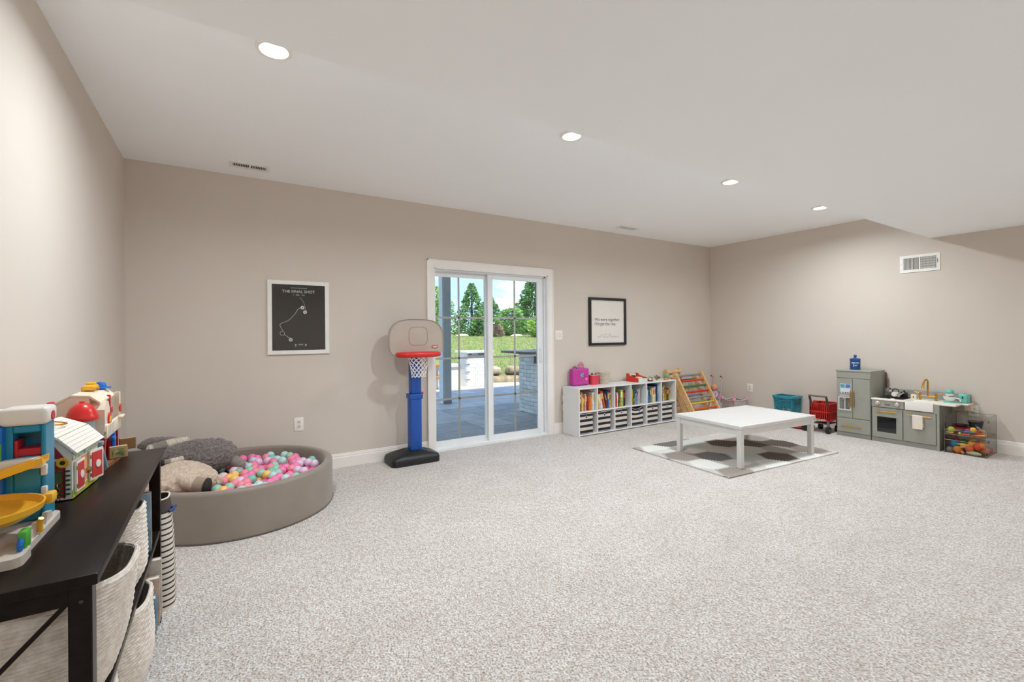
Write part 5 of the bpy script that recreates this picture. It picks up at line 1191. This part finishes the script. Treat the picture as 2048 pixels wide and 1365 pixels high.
# ------------------------------------------------------------------ coiled rope baskets
ROPE = mat('white_cotton_rope', 'e6ded3', .95, c2='cfc4b7', vscale=45, bump=.5, bscale=130)
def rope_basket(cx, cy, rx, ry, z0, h, lab, lean=(0, 0), bulge=.06, slope=0, n=44, square=3.0, taper=.90):
    t = thing('rope_basket', lab, 'basket', (cx, cy, z0)); rows = max(8, int(h/.009)); rr = h/rows/2*1.06
    def ring(v, k):
        f = taper+(1-taper)*(min(1, v*6) if taper > .85 else v**.8)+bulge*sin(pi*min(1, v*1.1))*(1-v)
        out = []
        for i in range(n):
            a = 2*pi*i/n; ca, sa = cos(a), sin(a); e = 2/square
            x = math.copysign(abs(ca)**e, ca)*rx*f; y_ = math.copysign(abs(sa)**e, sa)*ry*f
            out.append((cx+x*k+lean[0]*v, cy+y_*k+lean[1]*v, z0+rr+(h-2*rr)*v+slope*v*v*sa))
        return out
    rings = []
    for r_ in range(rows):
        for q in range(4):
            v = (r_+q/4)/rows; rings.append([(p[0]+(p[0]-cx)*.02*sin(pi*q/4+.2), p[1]+(p[1]-cy)*.02*sin(pi*q/4+.2), p[2]) for p in ring(v, 1)])
    m = MB(); top = ring(1, 1.0); inner = [ring(v, .945) for v in (1, .7, .4, .06)]
    # stitches: twist each rope row slightly so the weave catches light
    rings2 = []
    for j, r_ in enumerate(rings):
        rings2.append([(p[0]+(p[0]-cx)*.006*(1 if (i+j//4) % 2 else -1), p[1]+(p[1]-cy)*.006*(1 if (i+j//4) % 2 else -1), p[2]) for i, p in enumerate(r_)])
    m.loft([[(cx+(p[0]-cx)*.3, cy+(p[1]-cy)*.3, z0+.001) for p in rings[0]]]+rings2+[top]+inner, cap=True); m.build('coiled_wall', ROPE, t, ang=1.2)
    MB().tube(ring(1, .975), rr*1.15, 8, closed=True).build('rim_coil', ROPE, t)
    return t
rope_basket(.252, -3.10, .20, .235, MZ, .275, 'large white rope basket on the upper console shelf near its end', bulge=.05, slope=-.03, taper=.76)
rope_basket(.232, -2.60, .18, .165, MZ, .272, 'white rope basket on the upper console shelf toward the ball pit', bulge=.04, slope=-.02)
rope_basket(.238, -2.66, .185, .205, LZ, .285, 'white rope basket on the lower console shelf beside the books', bulge=.10, slope=-.02, lean=(.012, .01))
rope_basket(.225, -3.14, .18, .22, LZ, .25, 'white rope basket on the lower console shelf near its end', bulge=.06)
t = thing('cloth_doll', 'tan cloth doll lying in the lower rope basket', 'doll', (.27, -2.62, LZ+.1)); TD = mat('tan_cloth', 'b9784e', .9, var=.1)
MB().sph((.29, -2.60, LZ+.19), (.045, .05, .045), 14, 10).build('head', TD, t); MB().tube(curve([(.29, -2.62, LZ+.16), (.27, -2.66, LZ+.13), (.26, -2.70, LZ+.1)], 4), .032, 12).build('body', TD, t); MB().tube(curve([(.30, -2.62, LZ+.15), (.335, -2.63, LZ+.18), (.33, -2.66, LZ+.2)], 4), .014, 10).build('arm', TD, t)
t = thing('wooden_toy_box', 'brown wooden toy box standing in the large upper rope basket', 'box', (.17, -3.15, MZ+.02)); WB2 = mat('brown_wood', '7a4524', .5, var=.2, vscale=14, stretch=(1, 6, 6))
MB().rbox(.075, .27, -3.27, -3.03, MZ+.03, MZ+.262, .004).build('box_body', WB2, t); MB().rbox(.07, .275, -3.275, -3.025, MZ+.262, MZ+.275, .004).build('lid', WB2, t); MB().rbox(.25, .262, -3.281, -3.275, MZ+.235, MZ+.255, .002).build('latch', BRASS, t)
# books on the shelves
def flatbook(x0, x1, y0, y1, z0, z1, c, lab, tilt=0, cov=None, name='picture_book'):
    t = thing(name, lab, 'book', ((x0+x1)/2, (y0+y1)/2, z0), 0, None); t.rotation_euler = (tilt, 0, 0); e = .003
    hx, hy, hh = (x1-x0)/2, (y1-y0)/2, z1-z0; m = mat('bookcover_'+c, c, .4, var=.2, vscale=18)
    MB().box(-hx, hx, -hy, -hy+e, 0, hh).box(-hx, hx, hy-e, hy, 0, hh).box(-hx, -hx+e, -hy+e, hy-e, 0, hh).build('cover', m, t, smooth=False, local=True)
    MB().box(-hx+e, hx-.004, -hy+e, hy-e, .003, hh-.003).build('page_block', PAGES, t, smooth=False, local=True)
    if cov: MB().box(-hx*.7, hx*.7, -hy-.0008, -hy, hh*.2, hh*.8).build('cover_picture', mat('coverpic_'+cov, cov, .4, c2='6f8f3a', vscale=22), t, smooth=False, local=True)
flatbook(.15, .405, -2.345, -2.325, MZ, MZ+.24, '8fb0c8', 'light blue picture book leaning on the upper console shelf', .05)
flatbook(.16, .395, -2.315, -2.295, MZ, MZ+.20, 'e5a23a', 'orange picture book leaning on the upper console shelf', .05)
flatbook(.15, .40, -2.285, -2.268, MZ, MZ+.23, 'b5783f', 'brown picture book leaning on the upper console shelf', .05)
flatbook(.17, .425, -2.405, -2.37, LZ, LZ+.15, '6f9fc0', 'blue photo board book on the lower console shelf', .05, '9fb8c8')
flatbook(.15, .43, -2.335, -2.305, LZ, LZ+.20, 'd9c3b2', 'pale pink puzzle box book standing on the lower shelf', .04, 'cfae98')
flatbook(.15, .43, -2.265, -2.235, LZ, LZ+.25, 'dcd6cc', 'white picture book with green cover art on the lower shelf', .04, 'd8b070')
# striped bag at the far end of the console
t = thing('striped_bag', 'cream bag with thin dark stripes and blue cord behind the console end', 'bag', (.30, -1.93, 0))
CB = mat('bag_cream', 'd9d0c4', .9, var=.04); DB = mat('bag_stripe', '2e2a29', .9)
m = MB(); n = 24; zs = [0]
stripe = []
for k in range(18): stripe += [(k*.026, 0), (k*.026+.018, 1)]
stripe.append((.468, 0))
def bring(z):
    f = 1-.10*(z/.47)**2; p = rrect(.30-.155*f, .30+.155*f, -1.93-.085*f, -1.93+.085*f, .05, 5); return [(x, y_, z) for x, y_ in p]
for (za, q), (zb, _) in zip(stripe[:-1], stripe[1:]): m.loft([bring(za), bring(zb)], cap=False, mi=q)
m.loft([[(.30+(p[0]-.30)*.05, -1.93+(p[1]+1.93)*.05, .001) for p in bring(0)], bring(0)], cap=False)
m.build('bag_body', [CB, DB], t)
m = MB(); a = bring(.468); b_ = [(.30+(p[0]-.30)*.94, -1.93+(p[1]+1.93)*.94, .468+.10*max(0, (.40-p[0])/.26)*0+.06) for p in a]; m.loft([a, b_], cap=False); m.build('bag_collar', mat('bag_dark', '4a403a', .9), t)
MB().tube(b_, .004, 6, closed=True).build('collar_edge', CB, t)
MB().tube(curve([(.436, -1.985, .463), (.452, -1.97, .468), (.446, -1.94, .472), (.456, -1.92, .466)], 4), .007, 8).build('cord', plastic('20407f', .6), t)

# ------------------------------------------------------------------ toy car garage
T = CT
t = thing('toy_garage', 'blue, white and yellow plastic toy car garage with ramps', 'toy garage', (.15, -3.08, T))
GB = plastic('1a86a8', .3); GB2 = plastic('1468c0', .3); GW = plastic('e6e2dc', .35); YL = plastic('f0b62c', .35); GR = plastic('cdc3b8', .4); GN = plastic('4fae3a', .35); RD = plastic('c21f2c', .4)
p = rrect(.025, .262, -3.20, -2.905, .03) 
MB().prism(p, T, T+.018, 'z').build('base_plate', GR, t)
MB().prism(rrect(.10, .272, -3.275, -3.19, .02), T, T+.022, 'z').build('forecourt', GR, t)
tw = MB()
for a in ((.165, .181, T+.018, 1.07), (.235, .245, T+.018, 1.07), (.181, .235, 1.05, 1.07), (.181, .235, T+.018, .985)): tw.rbox(a[0], a[1], -2.982, -2.915, a[2], a[3], .003, 1)
tw.box(.03, .245, -2.918, -2.906, T+.018, 1.07); tw.build('tower', GB, t)
MB().rbox(.03, .14, -2.98, -2.915, T+.018, 1.07, .004).build('tower_bay', GB, t)
MB().rbox(.135, .168, -3.0, -2.92, T+.018, 1.072, .008).build('elevator_shaft', GB2, t)
MB().rbox(.157, .166, -3.008, -3.0, .965, 1.03, .003).build('elevator_gate', GN, t)
MB().rbox(.155, .252, -2.992, -2.902, 1.07, 1.118, .012, 3).build('roof_cap', GW, t)
MB().rbox(.02, .156, -2.988, -2.904, 1.072, 1.112, .012, 3).build('roof_cap', GW, t)
MB().cyl((.2525, -2.95, 1.09), (.2545, -2.95, 1.09), .013, n=18).build('badge', RD, t)
MB().rbox(.181, .235, -2.975, -2.92, .985, 1.006, .002, 1).build('deck', RD, t); MB().rbox(.182, .190, -2.978, -2.92, .985, 1.03, .003).build('gate_arm', RD, t)
MB().rbox(.16, .246, -3.012, -2.98, .955, .984, .006).build('ramp_platform', GW, t)
for z in (.87, .93): MB().rbox(.236, .248, -2.99, -2.975, z, z+.03, .003).build('clip', GW, t)
r1 = []
for i in range(9):
    s_ = i/8; x = .255-.14*s_; y_ = -3.02-.035*sin(s_*1.6); z = .985-.042*s_
    r1.append([(x, y_-.034, z+.006), (x, y_-.030, z-.012), (x, y_+.022, z-.012), (x, y_+.026, z+.006), (x, y_+.02, z+.006), (x, y_+.018, z-.006), (x, y_-.024, z-.006), (x, y_-.028, z+.006)])
MB().loft(r1).build('upper_ramp', YL, t)
MB().lathe([(.0, .0), (.100, .0), (.128, .018), (.132, .034), (.128, .034), (.122, .02), (.098, .007), (0, .007)], 40, (.145, -3.13, .862), cap=False).build('spiral_ramp', YL, t)
MB().cyl((.145, -3.13, T+.018), (.145, -3.13, .965), .016, n=16).build('ramp_column', YL, t)
MB().rbox(.256, .276, -3.06, -3.02, .868, .895, .004).build('ramp_clip', YL, t)
MB().rbox(.250, .266, -3.215, -3.18, T+.02, .852, .004).build('fuel_pump', GN, t)
MB().tube(curve([(.258, -3.219, .836), (.259, -3.228, .825), (.258, -3.226, .808), (.256, -3.232, T+.022)], 5), [.006]*8+[.0045]*8, 8).build('fuel_hose', GB2, t)
MB().tube(curve([(.262, -3.10, T+.022), (.262, -3.105, T+.045), (.266, -3.11, T+.058)], 4), .006, 8).build('barrier', YL, t)
for y_ in (-3.15, -3.08, -3.0): MB().prism([(y_-.03, T+.018), (y_+.03, T+.018), (y_+.02, T+.04), (y_-.015, T+.045)], .245, .256, 'x').build('kerb_wall', GR, t, smooth=False)

# ------------------------------------------------------------------ red latch barn
ra = R(-5); BO = Vector((.157, -2.63, T))
t = thing('latch_barn', 'red wooden busy barn with white gambrel roof and little latched doors', 'toy barn', BO, ra)
RB = mat('barn_red', 'b5211f', .45, c2='8e1a1a', vscale=6, stretch=(1, 1, 12)); WP = mat('barn_white', 'e8e3da', .5, var=.03); BLK = mat('barn_line', '1c1a18', .6)
hx, hy = .105, .118
gp = [(-hx, .004), (hx, .004), (hx, .155), (.068, .197), (0, .226), (-.068, .197), (-hx, .155)]
MB().prism(gp, -hy, hy, 'y').build('barn_body', WP, t, local=True, smooth=False)
MB().prism([(-hx*.86, .012), (hx*.86, .012), (hx*.86, .128), (-hx*.86, .128)], -hy-.002, -hy, 'y').build('front_panel', RB, t, local=True, smooth=False)
MB().prism([(-hx*.84, .136), (hx*.84, .136), (.058, .185), (0, .208), (-.058, .185)], -hy-.002, -hy, 'y').build('gable_panel', RB, t, local=True, smooth=False)
for (xa, za), (xb, zb) in (((hx+.012, .147), (.071, .199)), ((.071, .199), (0, .231)), ((0, .231), (-.071, .199)), ((-.071, .199), (-hx-.012, .147))):
    d = Vector((xb-xa, 0, zb-za)); n = Vector((-d.z, 0, d.x)).normalized()
    if n.z < 0: n = -n
    q = MB(); k = 5
    for i in range(k):
        a0 = Vector((xa, 0, za))+d*(i/k); a1 = Vector((xa, 0, za))+d*((i+.94)/k)
        q.add([(a0.x, -hy-.012, a0.z), (a1.x, -hy-.012, a1.z), (a1.x, hy+.012, a1.z), (a0.x, hy+.012, a0.z)]+[tuple(Vector((v.x, yy, v.z))+n*.006) for v, yy in ((a0, -hy-.012), (a1, -hy-.012), (a1, hy+.012), (a0, hy+.012))], [(3, 2, 1, 0), (4, 5, 6, 7), (0, 1, 5, 4), (1, 2, 6, 5), (2, 3, 7, 6), (3, 0, 4, 7)])
    q.build('roof_panel', WP, t, local=True, smooth=False)
MB().tube(curve([(.005, -.04, .237), (.028, -.045, .233), (.05, -.01, .228), (.05, .02, .228), (.008, .02, .238)], 5), .0026, 6).build('roof_handle', BRASS, t, local=True)
# sunflower
sf = MB()
for i in range(14): a = 2*pi*i/14; sf.sph((.084+.0125*cos(a), -hy-.003, .122+.0125*sin(a)), (.0045, .0015, .0045), 8, 5)
sf.cyl((.084, -hy-.001, .122), (.084, -hy-.0035, .122), .0125, n=20); sf.build('sunflower_petals', plastic('eab42c', .5), t, local=True)
MB().cyl((.084, -hy-.0035, .122), (.084, -hy-.005, .122), .0068, n=16).build('sunflower_centre', plastic('3a2314', .6), t, local=True)
MB().box(.0855, .0885, -hy-.003, -hy-.002, .008, .11).build('sunflower_stem', BLK, t, local=True, smooth=False)
lf = MB()
for i in range(6):
    for s in (-1, 1): lf.sph((.087+s*.009, -hy-.003, .022+.0145*i), (.007, .0012, .0035), 8, 5)
lf.build('sunflower_leaf', plastic('1f5a34', .6), t, local=True)
MB().prism([(.046, .136), (.056, .144), (.064, .146), (.072, .154), (.06, .152), (.05, .146), (.042, .15)], -hy-.0035, -hy-.002, 'y').build('bluebird', plastic('2b5f93', .6), t, local=True)
MB().prism(rrect(.064, .083, .055, .094, .009), -hy-.008, -hy-.002, 'y').build('latch_plate', mat('old_brass', 'b79b5d', .3, 1), t, local=True)
ch = MB()
for i in range(4): c = Vector((.074, -hy-.010, .05-.0125*i)); ch.tube([tuple(c+Vector(((.0045*cos(a), 0, .008*sin(a)) if i % 2 else (0, .0045*cos(a), .008*sin(a))))) for a in [2*pi*k/10 for k in range(10)]], .0015, 5, closed=True)
ch.build('latch_chain', MC['old_brass'], t, local=True)
# side wall with hedge print and two doors
MB().box(hx, hx+.0015, -hy, hy, .004, .03).build('meadow_strip', mat('meadow', '7fae3d', .6, c2='d8c23f', vscale=40), t, local=True, smooth=False)
MB().box(hx, hx+.0015, -hy, hy, .125, .152).build('ivy_strip', mat('ivy', '3f8a55', .6, c2='d8cfc0', vscale=90), t, local=True, smooth=False)
def bdoor(y0, y1, z0, z1, ang):
    M = Matrix.Translation((hx+.002, y0, 0)) @ Matrix.Rotation(ang, 4, 'Z')
    w_ = y1-y0; d = MB().box(0, .006, 0, w_, z0, z1, M=M).build('barn_door', WP, t, local=True, smooth=False)
    MB().box(.006, .0075, .008, w_-.008, z0+.008, z1-.008, M=M).build('door_panel', plastic('c62f31', .5), d, local=True, smooth=False)
    c = M @ Vector((.0075, w_*.55, (z0+z1)/2)); e = M @ Vector((.0095, w_*.55, (z0+z1)/2)); MB().cyl(c, e, .013, n=18).build('door_picture', plastic('ede6da'), d, local=True)
    for z in (z0+.02, z1-.02): MB().cyl(M @ Vector((.008, 0, z-.006)), M @ Vector((.008, 0, z+.006)), .0025, n=8).build('hinge', MC['old_brass'], d, local=True)
bdoor(-.105, -.035, .02, .118, 0); bdoor(.018, .088, .022, .125, R(-14))
MB().rbox(hx+.008, hx+.018, -.03, -.005, .06, .078, .003).build('door_latch', MC['old_brass'], t, local=True)
MB().box(hx, hx+.001, -.04, .012, .035, .12).build('doorway_print', mat('pink_print', 'd96a8a', .6, c2='e9b04a', vscale=60), t, local=True, smooth=False)

# ------------------------------------------------------------------ farm playset with silo
t = thing('farm_playset', 'red and cream plastic farm playset with red domed silo', 'toy farm', (.19, -2.24, T))
CRM = plastic('ecdcc6', .4); RF = plastic('b81e26', .4); BRN = plastic('8a5a35', .5); SIL = mat('silo_clear', 'a9b1ba', .15, var=.1, spec=.8)
MB().prism([(.08, -2.47), (.262, -2.44), (.30, -2.10), (.27, -2.075), (.08, -2.075)], T, T+.014, 'z').build('base', BRN, t)
# walls with arched openings on the room side
x_ = .255
ar = lambda yc, w_, z0, h: [(yc-w_, z0), (yc-w_, z0+h*.6)]+[(yc-w_*cos(a), z0+h*.6+h*.4*sin(a)) for a in [pi*i/8 for i in range(1, 8)]]+[(yc+w_, z0+h*.6), (yc+w_, z0)]
o1, o2 = ar(-2.30, .04, T+.014, .095), ar(-2.135, .036, T+.014, .105)
wall = [(-2.36, T+.014)]+o1+o2+[(-2.085, T+.014), (-2.085, T+.135), (-2.36, T+.135)]
MB().prism(wall, x_, x_+.010, 'x').build('front_wall', RF, t, smooth=False)
MB().box(.09, .10, -2.36, -2.085, T+.014, T+.135).build('rear_wall', RF, t, smooth=False)
for y_ in (-2.36, -2.22, -2.095): MB().box(.10, x_, y_, y_+.01, T+.014, T+.135).build('partition', RF, t, smooth=False)
MB().box(.085, .268, -2.368, -2.078, T+.135, T+.147).build('loft_floor', CRM, t, smooth=False)
MB().rbox(.262, .274, -2.368, -2.078, T+.118, T+.172, .004).build('loft_fascia', CRM, t)
for i in range(6): MB().box(.2735, .2755, -2.35+.022*i, -2.338+.022*i, T+.125, T+.168).build('fascia_slat', plastic('e3ddd2'), t, smooth=False)
MB().rbox(.272, .288, -2.15, -2.075, T+.165, T+.175, .004).build('loft_ledge', CRM, t)
# curved roof shell over the loft, open on the room side
pr = lambda k: [(.09+.0*k, T+.147), (.085, T+.20), (.11, T+.262), (.17, T+.298), (.225, T+.292), (.255, T+.265)]
outer = pr(0); inner = [(x+.006*(1 if x < .15 else -.3), z-.007) for x, z in outer][::-1]
MB().prism(outer+inner, -2.375, -2.075, 'y').build('roof', CRM, t, smooth=False)
for y_ in (-2.372, -2.088): MB().prism([(.095, T+.147), (.09, T+.20), (.115, T+.258), (.17, T+.29), (.222, T+.284), (.235, T+.147)], y_, y_+.008, 'y').build('gable', CRM, t, smooth=False)
dm = [(-2.375, T+.147), (-2.375, T+.235), (-2.345, T+.268), (-2.305, T+.262), (-2.275, T+.225), (-2.27, T+.147)]
MB().prism(dm, .20, .268, 'x').build('dormer', CRM, t, smooth=False)
MB().cyl((.268, -2.30, T+.188), (.273, -2.30, T+.188), .027, n=24).build('dormer_emblem', plastic('c92c27'), t); MB().tube([(.2735, -2.312, T+.178), (.2735, -2.30, T+.198), (.2735, -2.29, T+.186)], .003, 6).build('emblem_mark', plastic('e8c05a'), t)
MB().rbox(.243, .257, -2.205, -2.185, T+.15, T+.275, .003).build('hoist_beam', RF, t); MB().rbox(.238, .262, -2.215, -2.175, T+.198, T+.222, .003).build('hoist_block', RF, t)
MB().cyl((.272, -2.091, T+.205), (.276, -2.091, T+.205), .018, n=20).build('side_emblem', plastic('c92c27'), t); MB().box(.255, .272, -2.105, -2.077, T+.147, T+.275).build('corner_post', CRM, t, smooth=False)
MB().rbox(.10, .118, -2.36, -2.33, T+.266, T+.274, .003).build('roof_latch', RF, t)
sx_, sy_ = .212, -2.425
MB().lathe([(.036, .014), (.036, .213), (.034, .213), (.034, .02)], 28, (sx_, sy_, T)).build('silo_wall', SIL, t)
MB().lathe([(.040, .205), (.047, .208), (.048, .22), (.044, .226), (.042, .236), (.033, .256), (.018, .269), (.008, .272), (.007, .278), (0, .279)], 32, (sx_, sy_, T)).build('silo_dome', plastic('cf241c', .3), t, ang=.8)
MB().tube(curve([(.254, -2.405, T+.105), (.262, -2.40, T+.075), (.268, -2.395, T+.035), (.272, -2.392, T+.012)], 5), .010, 8).build('silo_chute', plastic('6f8190'), t); MB().rbox(.246, .268, -2.42, -2.385, T+.10, T+.118, .004).build('chute_head', plastic('8795a3'), t)
def fdoor(x, y_, a, c, pic, w2=.06):
    M = Matrix.Translation((x, y_, T+.016)) @ Matrix.Rotation(a, 4, 'Z'); d = MB().rbox(0, w2, -.004, .004, 0, .052, .003, 1, M=M).build('barn_door', plastic(c, .5), t)
    if pic: MB().box(.01, .05, -.0052, -.004, .008, .04, M=M).build('door_sticker', mat('farm_sticker', 'c9b48a', .5, c2='4a6a2a', vscale=70), d, smooth=False)
fdoor(.262, -2.27, R(18), 'b89a6a', True); fdoor(.268, -2.095, R(20), '8a6238', False)
MB().cyl((.29, -2.19, T+.014), (.29, -2.19, T+.018), .018, n=18).build('feed_tray', RF, t)
t = thing('toy_windmill', 'blue plastic toy ladder crane standing in the farm barn', 'toy figure', (.268, -2.245, T+.014)); 
MB().rbox(.262, .276, -2.232, -2.212, T+.014, T+.12, .003).build('post', GB2, t); MB().tube([(.270, -2.255, T+.016), (.270, -2.225, T+.09)], .004, 6).tube([(.270, -2.222, T+.016), (.270, -2.25, T+.09)], .004, 6).build('cross_strut', GB2, t); MB().rbox(.262, .28, -2.262, -2.228, T+.088, T+.106, .004).build('bucket', GB2, t)
t = thing('toy_tractor', 'yellow toy tractor sitting on the farm roof', 'toy vehicle', (.20, -2.20, T+.30)); ZR = T+.2985
MB().rbox(.175, .215, -2.245, -2.165, ZR+.004, ZR+.022, .005).build('body', YL, t); MB().rbox(.18, .21, -2.20, -2.17, ZR+.02, ZR+.032, .004).build('cab', YL, t)
for y_ in (-2.235, -2.18):
    for x in (.174, .212): MB().cyl((x, y_, ZR+.009), (x+.006, y_, ZR+.009), .0085, n=14).build('wheel', plastic('e09a1e'), t)
t = thing('toy_hat', 'blue plastic toy hat resting on the farm roof end', 'toy', (.215, -2.115, T+.295)); MB().lathe([(.034, 0), (.034, .004), (.02, .006), (.019, .018), (.012, .027), (0, .029)], 22, (.212, -2.115, ZR-.001)).build('crown', GB2, t); MB().tube([(.212+.034*cos(a), -2.115+.034*sin(a), ZR+.002) for a in [2*pi*i/24 for i in range(24)]], .003, 6, closed=True).build('brim_edge', GB2, t)
t = thing('toy_bush', 'small green toy bush with tan figure by the silo', 'toy', (.25, -2.475, T)); MB().rbox(.225, .272, -2.51, -2.452, T, T+.022, .01, 3).build('bush', plastic('2f8a4a', .6), t); MB().sph((.252, -2.49, T+.034), (.011, .011, .014), 10, 8).build('figure', plastic('d9b27c', .5), t)
